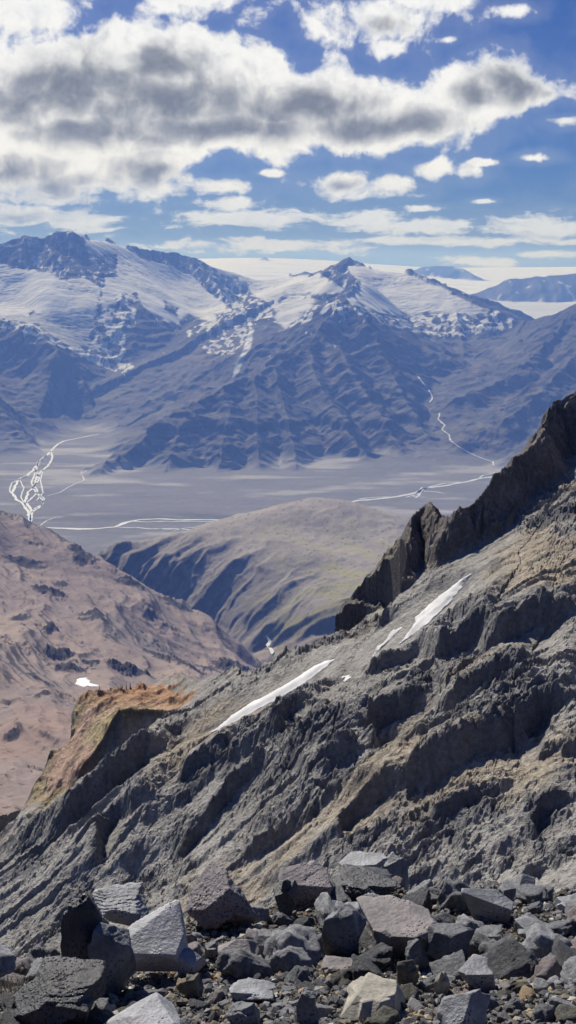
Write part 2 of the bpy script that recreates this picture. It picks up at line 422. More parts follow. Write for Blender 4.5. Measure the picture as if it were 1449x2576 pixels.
# frozen chute in the middle gully
chute = [(628,820),(638,830),(632,870),(612,905),(600,940),(586,950),(590,925),(612,880)]
snow = np.maximum(snow, pmask(chute, 3, .5))
# rock and ground tints
n1 = fbm(X / 260, Y / 260, 5, 90)[..., None]; n2 = fbm(X / 45, Y / 45, 4, 91)[..., None]
dark = np.array([.034, .036, .040]); scree = np.array([.104, .099, .098]); rust = np.array([.160, .122, .100]); moss = np.array([.150, .150, .085]); floorc = np.array([.17, .165, .16])
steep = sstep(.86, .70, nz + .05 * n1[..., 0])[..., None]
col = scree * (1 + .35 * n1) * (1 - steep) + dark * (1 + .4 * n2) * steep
kr = sstep(.12, .35, fbm(X / 420, Y / 300, 4, 93))[..., None] * .55; col = col * (1 - kr) + rust * (1 + .3 * n2) * kr * (1 - .5 * steep)
kst = sstep(-.05, .3, fstreak)[..., None] * (1 - .5 * steep); col = col * (1 - .5 * kst) + scree * 1.35 * .5 * kst
kd = sstep(.0, -.3, fstreak)[..., None] * .45; col = col * (1 - kd) + dark * kd
col = col * (1 - .75 * np.clip(fband, 0, 1)[..., None])
hi = sstep(-560, -260, Z)[..., None] * .62; col = col * (1 - hi) + dark * hi
gm = (sstep(.05, .4, fbm(X / 300, Y / 300, 4, 95)) * sstep(-700, -850, Z) * sstep(.8, .93, nz))[..., None] * .6
col = col * (1 - gm) + moss * gm
band = sstep(.25, .6, fbm(X / 900 + 3, (Z + fbm(X / 700, Y / 700, 2, 97) * 40) / 26, 3, 96))[..., None] * sstep(-960, -900, Z)[..., None]
col = col * (1 - .35 * band)
flm = (1 - fm)[..., None]
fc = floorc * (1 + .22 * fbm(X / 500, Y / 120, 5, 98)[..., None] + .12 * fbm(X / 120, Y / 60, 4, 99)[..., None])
pale = sstep(.1, .4, fbm(X / 700 + 5, Y / 260, 4, 100) + .12 * sstep(5600, 5900, Y))[..., None]  # sunlit gaps between cloud shadows, put into the floor colour as pale patches
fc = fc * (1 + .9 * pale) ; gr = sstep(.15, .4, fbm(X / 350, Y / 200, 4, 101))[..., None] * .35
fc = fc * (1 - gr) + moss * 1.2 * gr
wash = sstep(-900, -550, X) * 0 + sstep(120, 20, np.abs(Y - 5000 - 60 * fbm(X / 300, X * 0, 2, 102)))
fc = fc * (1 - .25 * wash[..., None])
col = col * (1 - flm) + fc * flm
sn3 = snow[..., None]
dirty = .66 + .16 * fbm(X / 200, Y / 60, 5, 104)[..., None] - .22 * (crev * ice)[..., None]
low_ice = pmask(ICE[2], 12)[..., None]
sc = np.array([.93, .965, 1.0]) * dirty * (1 - .42 * low_ice)
col = col * (1 - sn3) + sc * sn3
M_far = rock_mat('mountain_rock', .03, .22, .8, .9, 7.0, snow=True, spec=.1)
ids = np.where(fm > .35, fown, 0)
ids = np.where((ids == 0) & (fm > .35), 2, ids)
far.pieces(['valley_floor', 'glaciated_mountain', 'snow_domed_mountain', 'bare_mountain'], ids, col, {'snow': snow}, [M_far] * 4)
print('far built', time.time() - T0)

# ---------------- ice cap, outlet glacier and blue hills beyond
ice_cap = tps([at(1340,812,12.4*KM),at(1300,800,12.4*KM),at(1449,800,12.6*KM),at(1340,757,15.5*KM),at(1200,742,16*KM),at(1600,757,15*KM),
  at(1130,735,17*KM),at(1250,705,21*KM),at(1130,700,21*KM),at(1449,690,24*KM),at(1100,677,28*KM),at(1300,675,28*KM),at(1449,675,28*KM),at(1700,675,28*KM),
  at(980,672,28*KM),at(850,662,26*KM),at(760,652,24*KM),at(640,648,22*KM),at(520,652,22*KM),at(400,660,22*KM),at(0,670,22*KM),at(700,668,19*KM),at(800,676,19*KM),
  (-4000,14000,-600),(0,14000,-650),(2500,12500,-620),(8000,20000,-300),(-9000,20000,-300)], .001)
HILLS = [(.55, [(1040,680,21),(1062,672,21),(1090,668,21),(1130,669,21),(1165,676,21),(1190,690,20.6)]),
         (.50, [(1105,760,15.8),(1180,742,15.8),(1240,722,15.8),(1272,703,15.8),(1300,700,15.8),(1350,697,15.8),(1400,692,15.8),(1449,688,15.8),(1560,675,15.8),(1700,665,15.8)]),
         (.9, [(655,652,20.4),(667,646,20.4),(676,654,20.4)]), (.5,[(735,690,13.6),(765,682,13.6),(790,690,13.6)])]
HL = [P3([(a, b, c * KM) for a, b, c in h[1]]) for h in HILLS]
def cap_height(x, y, full=False):
    z = ice_cap(x, y); own = np.zeros(np.shape(x)); 
    z = z + 10 * fbm(x / 1500, y / 1500, 3, 110)
    for k, (sl, _) in enumerate(HILLS):
        d, t, sd, zc, tot = near_line(HL[k], x, y)
        h = zc - sl * d * (1 + .5 * fbm(x / 500, y / 500, 4, 111)) + 26 * fbm(t / 160, t / 900 + k, 4, 112) + 70 * (rfbm(t / 420, d / 2400, 4, 113 + k, rot=False) - .4) * sstep(0, 300, d)
        own = np.maximum(own, sstep(-12, 6, h - z)); z = np.maximum(z, h)
    return (z, own) if full else z
cap = Land(cap_height, -.42, .42, 12000, 29500, 560, 380, kz=1.0, klog=.1, full=True)
cown = cap.extra[0]
X, Y, Z = cap.X, cap.Y, cap.Z
PX, PY = topix(X, Y, Z)
nxx, nyy, nzz = cap.normals()
st = 1 + .10 * fbm(X / 1600, Y / 260, 5, 120)[..., None]
streak = sstep(.15, .45, fbm(X / 2500, Y / 300, 4, 121))[..., None]
icec = np.array([.66, .71, .79]) * st * (1 - .25 * streak)
lowi = sstep(17500, 14500, Y)[..., None]; icec = icec * (1 - .30 * lowi)
rk = np.array([.035, .040, .052]) * (1 + .4 * fbm(X / 200, Y / 200, 4, 122)[..., None])
spots = sstep(.30, .36, fbm(X / 160, Y / 260, 4, 123) + .05 * (Z > -100))[..., None]
rk = rk * (1 - spots * .8) + .6 * spots * .8
co = cown[..., None]
M_cap = rock_mat('ice_cap_snow', .004, .10, .3, .8, 10.0, snow=True, spec=.2)
cap.pieces(['ice_cap', 'distant_hill'], (cown > .5).astype(int), icec * (1 - co) + rk * co, {'snow': 1 - cown}, [M_cap, M_cap])
print('cap built', time.time() - T0)
# ================================================================== brown hillside on the left, gorge and rounded hill (0.45 to 4.3 km)
MID = tps([at(0,1300,2600),at(60,1325,2600),at(150,1352,2620),at(200,1400,2580),at(290,1436,2500),at(380,1476,2450),at(450,1495,2420),at(530,1546,2360),at(600,1578,2330),at(645,1603,2280),
  at(-300,1230,2600),at(-150,1262,2600),at(0,1400,2250),at(0,1500,1900),at(0,1620,1520),at(0,1750,1200),at(0,1880,950),at(0,2000,770),at(0,2100,640),at(60,2150,590),
  at(-300,1500,1700),at(-300,1900,850),at(-200,1700,1200),
  at(100,1450,2150),at(200,1550,1950),at(300,1480,2250),at(300,1650,1700),at(400,1600,2020),at(450,1540,2250),at(200,1690,1450),at(120,1850,1000),at(500,1640,2000),at(560,1692,1800),at(620,1670,1950),at(400,1690,1620),at(560,1610,2180),
  at(680,1655,2150),at(700,1700,1950),at(250,1900,900),at(420,2000,800),(300,900,-470),(500,1500,-620),(250,600,-380),(0,450,-300),(-80,450,-265),
  # gorge
  (-60,2250,-745),(-20,2400,-800),(-110,2620,-835),(-250,2760,-850),(-430,2870,-870),(-620,3000,-890),(90,2150,-730),(160,2300,-740),
  # rounded hill
  at(780,1249,3620),at(860,1253,3640),at(680,1275,3560),at(540,1311,3420),at(430,1345,3310),at(300,1376,3190),at(215,1397,3080),at(940,1280,3600),at(1035,1306,3600),at(1150,1360,3500),at(1300,1400,3500),
  at(780,1330,3330),at(700,1400,3080),at(600,1380,3150),at(480,1390,3110),at(860,1400,3080),at(950,1380,3180),at(1000,1450,2900),at(900,1500,2750),at(800,1520,2700),at(770,1590,2480),at(1100,1500,2750),
  (-1300,3300,-1010),(-700,3500,-1030),(-300,3950,-1040),(200,4150,-1040),(800,4200,-1060),(1500,4000,-1060),(0,4350,-1060),(-1200,2950,-960),(-1500,2700,-800)], .0002)
GORGE = P3([(690,1660,2050),(672,1640,2190),(664,1600,2330)]).tolist() + [[-40,2420,0],[-110,2620,0],[-250,2770,0],[-430,2890,0],[-640,3030,0]]
GORGE = np.array([[g[0], g[1], 0] for g in GORGE])
KNOBS = [ # rocky outcrops on the hillside: px, py, distance, half length, half width (px), height (px)
 (150,1640,0,30,16,26),(128,1600,0,14,12,14),(170,1668,0,34,10,14),(230,1665,0,18,9,9),(310,1684,0,30,13,22),(350,1694,0,26,9,10),(430,1672,0,34,12,14),(480,1690,0,28,12,12),(395,1640,0,30,10,12),(520,1655,0,30,10,10),(580,1650,0,34,18,14),(630,1665,0,26,14,12),
 (120,1480,0,30,9,8),(60,1400,0,40,8,5),(150,1462,0,14,8,6),(230,1560,0,22,8,7),(215,1405,0,22,16,12),(190,1385,0,14,10,8),(100,1700,0,24,8,8),(50,1560,0,20,8,6),(110,1770,0,12,20,8),(30,1830,0,16,10,9),(240,1575,0,30,7,6),(440,1500,0,30,8,6),(330,1470,0,30,8,5)]
def mid_base(x, y):
    return MID(x, y)
_kn = []
for px, py, _, a, b, h in KNOBS:
    # walk the sight line down to the ground
    u, v = uv(px, py); Yt = np.linspace(500, 3000, 1500); zt = MID(u * Yt, Yt); k = int(np.argmax(zt >= v * Yt)); Yk = Yt[k]
    _kn.append((float(u) * Yk, Yk, a * 1.2 * Yk / F, b * 1.2 * Yk / F * 3.0, h * Yk / F))
def mid_height(x, y, full=False):
    z = MID(x, y)
    dg, t, sd, _, _ = near_line(GORGE, x + 25 * fbm(x / 120, y / 120, 3, 201), y + 25 * fbm(x / 120, y / 120, 3, 202))
    cut = np.exp(-(dg / 150) ** 2)
    far_side = sstep(2250, 2700, y + .25 * x)
    lefthill = sstep(2750, 2450, y + .9 * (x + 350) * .3)
    # steep gullied walls above the gorge
    g = rfbm(t / 120, dg / 700, 4, 205, rot=False)
    wall = sstep(520, 120, dg) * sstep(25, 110, dg)
    z = z - 22 * cut + wall * (g - .45) * 48 * far_side + wall * (g - .45) * 16 * (1 - far_side)
    # long ribs that run down the near hillside, and broad swells
    r = rfbm((x + y * .35) / 230 + .3 * fbm(x / 300, y / 300, 2, 206), (y - x * .3) / 900, 4, 207, rot=False)
    z = z + lefthill * (r - .4) * 30 * sstep(550, 1000, y)
    z = z + 13 * fbm(x / 260, y / 260, 4, 208) + 2.2 * fbm(x / 45, y / 45, 4, 209)
    # faint diagonal runnels on the rounded hill
    rr = rfbm((x * .8 + y * .6) / 110, (y * .8 - x * .6) / 700, 4, 210, rot=False)
    z = z + far_side * (rr - .4) * 6
    rock = np.zeros(np.shape(x))
    bb = cell(x / 13 + .4 * pn(x / 14, y / 14, 3), y / 13, 31); blkm = bb[2] * sstep(0, .12, bb[1] - bb[0])
    for kx, ky, a, b, h in _kn:
        e = ((x - kx) / a) ** 2 + ((y - ky) / b) ** 2
        m = np.exp(-e * .8) * (.45 + 1.2 * rfbm(x / (a * .7), y / (a * .7), 4, 212))
        z = z + h * .8 * sstep(.22, .60, m) * (.6 + .4 * m) * (1 + .6 * (blkm - .5)); rock = np.maximum(rock, sstep(.18, .4, m))
    z = z + (rfbm(x / 22, y / 22, 4, 214) - .4) * 4.5 * (rock + .25 * wall)
    z = z + lefthill * (2.6 * (rfbm((x + .5 * y) / 30 , (y - .5 * x) / 110, 4, 216) - .4) + sstep(.12, .3, fbm(x / 90, y / 90, 4, 217)) * 5 * (blkm - .4)) + far_side * 2.5 * (rfbm(x / 50, y / 50, 4, 218) - .4)
    return (z, rock, wall, far_side, dg) if full else z
mid = Land(mid_height, -.36, .36, 430, 4500, 820, 820, kz=1.0, klog=.14, full=True)
rock, wall, fside, dg = mid.extra
X, Y, Z = mid.X, mid.Y, mid.Z
nx, ny, nz = mid.normals(); PX, PY = topix(X, Y, Z)
k3 = lambda a: a[..., None]
n1 = k3(fbm(X / 140, Y / 140, 5, 220)); n2 = k3(fbm(X / 20, Y / 20, 4, 221)); n3 = k3(fbm(X / 500, Y / 500, 3, 222))
brown = np.array([.27, .215, .19]); grey = np.array([.235, .205, .19]); rust = np.array([.32, .215, .17]); dk = np.array([.050, .044, .044]); pale = np.array([.36, .29, .235]); green = np.array([.32, .31, .14])
col = brown * (1 + .2 * n1) + 0 * n2
stk = k3(sstep(-.1, .35, fbm((X + Y * .35) / 70, (Y - X * .3) / 600, 5, 223))); col = col * (1 - .45 * stk) + pale * .45 * stk
gk = k3(sstep(.0, .35, fbm(X / 330, Y / 330, 4, 224))); col = col * (1 - .6 * gk) + grey * .6 * gk
rk = k3(sstep(.05, .4, fbm(X / 280 + 9, Y / 280, 4, 225)) * sstep(1900, 1100, Y)); col = col * (1 - .6 * rk) + rust * .6 * rk
hillc = np.array([.30, .268, .235]) * (1 + .3 * n1 + .15 * n2)
gg = k3(sstep(1300, 1430, PY + 130 * fbm(X / 200, Y / 200, 3, 226)) * sstep(560, 760, PX + 60 * fbm(X / 200, Y / 200, 3, 227)) * sstep(-.25, .3, fbm((X * .8 + Y * .6) / 60, (Y * .8 - X * .6) / 300, 5, 228)))
hillc = hillc * (1 - .75 * gg) + green * .75 * gg
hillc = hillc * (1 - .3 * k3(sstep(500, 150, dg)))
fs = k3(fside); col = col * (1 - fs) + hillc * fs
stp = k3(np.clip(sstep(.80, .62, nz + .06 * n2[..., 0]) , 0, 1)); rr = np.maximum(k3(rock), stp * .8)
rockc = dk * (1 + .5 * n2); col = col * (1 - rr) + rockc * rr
speck = k3((cell(X / 26, Y / 26, 3)[0] < .10 + .05 * fbm(X / 200, Y / 200, 2, 229)) * 1.0) * .6; col = col * (1 - speck) + dk * speck
M_mid = rock_mat('hillside_soil', .11, .15, .9, .95, 2.2, fine2=.4)
ids = (fside + .1 * 0 > .5).astype(int)
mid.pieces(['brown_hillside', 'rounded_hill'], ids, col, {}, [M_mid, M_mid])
print('mid built', time.time() - T0)

# ---------------- braided rivers: ribbons of milky water laid on the ground
M_w = bpy.data.materials.new('glacial_water'); M_w.use_nodes = True; _b = M_w.node_tree.nodes['Principled BSDF']
_t = NT(M_w.node_tree); _g = _t.new('ShaderNodeTexCoord').outputs['Object']
_t.l.new(_t.mix(_t.noise(_g, .03, 5, .6), C(.42, .47, .50), C(.78, .80, .82)), _b.inputs['Base Color'])
_b.inputs['Roughness'].default_value = .5; _b.inputs['Specular IOR Level'].default_value = .4
def ribbon(V, Q, pts, w, lift, seed):
    P = np.array(pts, float)
    seg = np.r_[0, np.cumsum(np.hypot(*np.diff(P[:, :2], axis=0).T))]; n = max(8, int(seg[-1] / 16)); s = np.linspace(0, seg[-1], n)
    x = np.interp(s, seg, P[:, 0]); y = np.interp(s, seg, P[:, 1]); z = np.interp(s, seg, P[:, 2])
    amp = w * .7
    dx = np.gradient(x); dy = np.gradient(y); l = np.hypot(dx, dy) + 1e-9; nx_, ny_ = -dy / l, dx / l
    me = amp * fbm(s / (w * 7), s * 0 + seed, 3, seed + 300) * sstep(0, w * 3, s) * sstep(seg[-1], seg[-1] - w * 3, s)
    x = x + nx_ * me; y = y + ny_ * me
    ww = w * .5 * (.75 + .8 * np.clip(fbm(s / (w * 4), s * 0 + 5, 3, seed + 330) + .35, 0, 1.2)) * np.minimum(1, sstep(-w, w * 3, s) * sstep(seg[-1] + w, seg[-1] - w * 3, s) + .25)
    b = sum(len(v) for v in V)
    V.append(np.stack([x + nx_ * ww, y + ny_ * ww, z + lift], 1)); V.append(np.stack([x - nx_ * ww, y - ny_ * ww, z + lift], 1))
    i = np.arange(n - 1); Q.append(np.stack([b + i, b + i + 1, b + n + i + 1, b + n + i], 1))
def river(name, land, lines, zfix=None, lift=1.6, label=None):
    V, Q = [], []
    for k, (w, pts) in enumerate(lines):
        H = []
        for p in pts:
            if zfix is not None:
                u, v = uv(*p); Yk = zfix / float(v); H.append((float(u) * Yk, Yk, zfix))
            else: H.append(land.hit(*p))
        # densify so the water follows the ground
        if zfix is None:
            H2 = []
            for a, b in zip(pts[:-1], pts[1:]):
                for q in np.linspace(0, 1, 5)[:-1]: H2.append(land.hit(a[0] + q * (b[0] - a[0]), a[1] + q * (b[1] - a[1])))
            H2.append(land.hit(*pts[-1])); H = H2
        ribbon(V, Q, H, w * .88, lift, k)
    o = mesh_obj(name, np.concatenate(V), np.concatenate(Q), M_w, smooth=True); o['kind'] = 'structure'
    return o
L1 = [(388,1052),(372,1056),(350,1064),(335,1072),(300,1082),(250,1092),(205,1101),(160,1110),(142,1120),(128,1135),(118,1145),(100,1160),(88,1178),(70,1196),(48,1205),(38,1225),(30,1240),(42,1256),(58,1268),(72,1290),(75,1312),(68,1324)]
river('river', None, [
 (15, L1),
 (9, [(300,1050),(318,1055),(330,1062),(335,1072)]), (7, [(340,1040),(338,1052),(348,1058),(335,1072)]), (8, [(345,1070),(365,1062),(390,1052)]),
 (12, [(128,1135),(132,1152),(122,1172),(108,1182),(92,1200),(88,1222),(70,1240),(64,1262),(80,1285),(78,1310),(72,1324)]),
 (9, [(118,1145),(95,1165),(90,1190),(78,1215),(95,1235),(85,1250),(62,1268)]),
 (9, [(88,1178),(100,1205),(82,1228),(100,1250),(110,1262),(96,1280),(78,1290)]),
 (7, [(70,1196),(30,1215),(24,1232),(26,1240)]), (7, [(92,1240),(112,1255),(104,1270),(84,1282)]), (6, [(108,1182),(102,1210),(108,1240),(92,1260)]),
 (6, [(48,1205),(60,1228),(52,1250),(66,1276)]),
 (6, [(222,1182),(205,1192),(212,1208),(192,1216),(172,1226),(150,1240),(118,1248)]), (4, [(212,1180),(200,1192)]),
 (22, [(90,1326),(150,1330),(230,1331),(295,1327),(318,1315),(350,1308),(400,1306),(460,1309),(528,1308),(560,1309)]),
 (11, [(295,1327),(340,1328),(380,1331),(420,1330),(460,1332),(490,1334)]), (10, [(330,1312),(370,1314),(420,1312),(470,1313),(540,1312)]), (8, [(400,1330),(440,1335),(460,1330),(500,1326)]),
 (5, [(100,1324),(118,1310),(140,1302),(160,1300)]),
 (24, [(1280,1194),(1258,1199),(1210,1203),(1170,1213),(1120,1222),(1075,1228),(1045,1240),(1000,1250),(950,1256),(905,1260),(870,1266)]),
 (13, [(1170,1213),(1120,1216),(1085,1224),(1060,1232),(1050,1244),(1020,1252)]), (11, [(1045,1240),(1070,1236),(1100,1238),(1120,1242)]), (9, [(1062,1226),(1050,1240),(1040,1250),(1075,1252)]),
 (12, [(1075,1228),(1058,1240),(1046,1254)]), (12, [(980,1250),(940,1252),(900,1256)]),
 (9, [(1240,1170),(1236,1180),(1246,1190),(1215,1196),(1203,1205)]),
 ], zfix=-1000.0, lift=1.3)
river('mountain_stream', far, [(10, [(1052,948),(1062,962),(1072,975),(1084,990),(1088,1002),(1080,1014)]),
 (10, [(1106,1040),(1102,1055),(1118,1070),(1112,1082),(1130,1095),(1134,1110),(1150,1122),(1180,1140),(1215,1155),(1240,1163),(1242,1172)])], lift=2.5)
river('gorge_stream', mid, [(9, [(671,1602),(668,1608),(680,1616),(674,1626),(686,1640),(684,1648)])], lift=2.5)
print('water', time.time() - T0)
# ================================================================== dark slope across the gully, crag wall, ochre rib (6 to 450 m)
PZ, PA, PB = -70.0, .62, .10
def YP(px, py, k=1.0):
    """distance at which a sight line meets the mean plane of the slope"""
    u, v = uv(px, py); return float(PZ / (v - PA * u - PB)) * k
def PL(pts):
    return np.array([at(p[0], p[1], YP(p[0], p[1], p[2] if len(p) > 2 else 1.0)) for p in pts])
_ctl = [(1449,1100,1),(1449,1400,1.0),(1449,1700,1),(1449,2000,1),(1449,2250,1),(1200,1500,.985),(1200,1700,1.0),(1200,1900,.98),(1200,2200,1),(1000,1560,.99),(1000,1650,1.0),(1100,1560,1.0),(690,1785,1),(600,1845,1),(790,1730,1),(1000,1850,1.0),(1000,2000,.97),(1000,2250,1),
  (800,1650,1),(830,1700,1.0),(700,1850,1.0),(800,1800,.99),(700,1950,.98),(700,2100,1.02),(700,2250,1),(560,1750,1),(560,1870,1.0),(500,1960,.98),(450,2150,1.03),(450,2300,1),(400,1845,1),(300,1925,1),(230,1972,1),(172,2030,1),(350,2080,.98),(250,2200,1.01),(100,2300,1),(60,2180,1),(0,2350,1),
  (-300,2300,1),(-300,2600,1),(1800,1900,1),(1800,1300,1),(1800,2400,1),(1000,2600,1),(400,2700,1)]
NEAR = tps([tuple(p) for p in PL(_ctl)] + [(x, 190, PZ + PA * x + PB * 190) for x in (-60, 0, 60, 90)] + [(60, 240, PZ + PA * 60 + 24)], .0002)
CRAG = PL([(760,1640,.99),(790,1578,.96),(830,1556,.96),(875,1532,.95),(912,1508,.95),(950,1462,.94),(985,1428,.94),(1000,1385,.885),(1030,1345,.885),(1042,1300,.885),(1065,1262,.885),(1090,1262,.885),(1108,1292,.885),(1140,1296,.885),(1175,1268,.885),(1215,1240,.885),(1250,1212,.885),(1278,1180,.885),(1296,1148,.885),(1330,1118,.885),(1368,1082,.885),(1385,1040,.885),(1410,1012,.885),(1449,988,.885),(1520,940,.885),(1640,880,.885)])
OFAR = P3([(760,1640,YP(760,1640)),(700,1650,YP(700,1650)),(640,1668,YP(640,1668)),(560,1700,YP(560,1700)),(505,1726,177),(460,1718,186),(370,1722,188),(262,1737,183),(200,1745,180),(185,1790,179),(165,1850,177),(150,1870,176),(120,1915,174),(95,1965,171),(55,2045,167),(15,2105,YP(15,2105)),(-60,2180,YP(-60,2180)),(-300,2400,YP(-300,2400))])
_fe = [(490,1756,495,1775),(440,1778,440,1815),(405,1781,400,1845),(350,1777,350,1880),(300,1787,300,1925),(255,1860,240,1960),(215,1910,205,1990),(195,1960,188,2008),(172,2022,172,2030),(110,2035,120,2045),(60,2060,66,2070)]
ONEAR = P3([(q[0], q[1], YP(q[2], q[3]) + 1.5) for q in _fe])
FARP = [tuple(p[:2]) for p in OFAR] + [(-400, OFAR[-1][1]), (-400, 600), (OFAR[0][0] + 9, 600), (OFAR[0][0] + 9, OFAR[0][1] + 1.5)]
CRP = [tuple(p[:2]) for p in CRAG] + [(500, CRAG[-1][1]), (500, 600), (CRAG[0][0] - 9, 600), (CRAG[0][0] - 9, CRAG[0][1] + 1.5)]
OTOP = tps([tuple(p) for p in np.vstack([OFAR[4:15], ONEAR])] , .0005)
OPOLY = [tuple(p[:2]) for p in np.vstack([OFAR[4:15], ONEAR[::-1]])]
# ribs with one steep side: (height m, far falloff m, crest line)
SC_ = [
 (2.4, 4, [(150,2000,146),(118,2022,140),(85,2062,132),(60,2120,124)]),
 (4.2, 9, [(420,1935,158),(370,1958,148),(325,2000,138),(260,2055,124),(190,2105,112),(130,2165,102)]),
 (3.0, 6, [(392,2082,116),(330,2088,110),(285,2105,104),(258,2150,98),(244,2220,88)]),
 (2.2, 7, [(690,1985,128),(640,1998,122),(590,2020,116),(530,2062,108),(470,2110,100),(430,2160,92)]),
 (2.4, 6, [(765,1868,164),(725,1880,158),(700,1915,150),(688,1960,140)]),
 (1.3, 5, [(850,2052,100),(790,2080,94),(730,2105,88),(660,2135,82),(600,2165,76)]),
 (3.0, 8, [(1085,1788,152),(1020,1815,143),(960,1848,134),(922,1880,126),(914,1930,116),(925,1990,106)]),
 (3.4, 9, [(1449,1775,100),(1380,1800,97),(1330,1830,94),(1280,1880,91),(1230,1922,88),(1160,1960,86),(1080,1990,84),(1010,2020,82),(985,2060,78)]),
 (2.3, 6, [(1020,2030,80),(960,2050,76),(900,2080,72),(862,2110,68),(845,2160,64)]),
 (2.2, 8, [(1325,1735,120),(1260,1760,117),(1200,1790,114),(1140,1822,112),(1090,1850,110)]),
 (2.2, 7, [(1080,1690,182),(1040,1705,176),(990,1728,168),(945,1755,160),(900,1790,150)]),
 (2.5, 8, [(1240,1640,165),(1190,1660,160),(1130,1690,155),(1080,1730,148)]),
 (1.6, 5, [(1449,2000,68),(1400,2020,66),(1360,2040,64),(1340,2075,60),(1345,2120,56)]),
 (1.3, 5, [(1300,1990,76),(1240,2020,72),(1180,2045,69),(1120,2080,65),(1060,2100,62)]),
 (2.0, 6, [(640,1800,205),(590,1830,195),(530,1870,182),(480,1910,168)]),
 (2.0, 6, [(560,1990,132),(500,2010,126),(450,2040,120)]),
 (3.0, 7, [(1000,1590,245),(960,1615,240),(915,1640,235),(880,1660,230)]),
 (3.0, 7, [(1449,1560,170),(1380,1585,166),(1320,1612,160),(1260,1650,152),(1210,1690,142)]),
 (1.6, 6, [(900,1970,118),(850,1990,112),(800,2010,106),(760,2040,100)]),
 (1.2, 4, [(300,2230,78),(240,2250,74),(180,2290,68),(120,2330,62)]),
 (1.0, 4, [(1449,1900,84),(1400,1915,82),(1350,1935,79)]),
]
SL = [PL([(p[0], p[1]) for p in s[2]]) for s in SC_]
SNOW_PX = [[(1190,1493),(1172,1523),(1140,1555),(1100,1591),(1052,1629),(1006,1661),(1028,1629),(1062,1595),(1050,1589),(1080,1563),(1115,1539),(1152,1513)],
 [(1008,1619),(988,1641),(962,1665),(934,1699),(944,1675),(970,1648),(988,1625)],
 [(836,1700),(820,1716),(792,1738),(765,1756),(725,1780),(680,1806),(620,1837),(580,1863),(538,1882),(578,1840),(625,1808),(680,1780),(740,1746),(790,1713)]]
SNOWP = [[tuple(p[:2]) for p in PL(q)] for q in SNOW_PX]
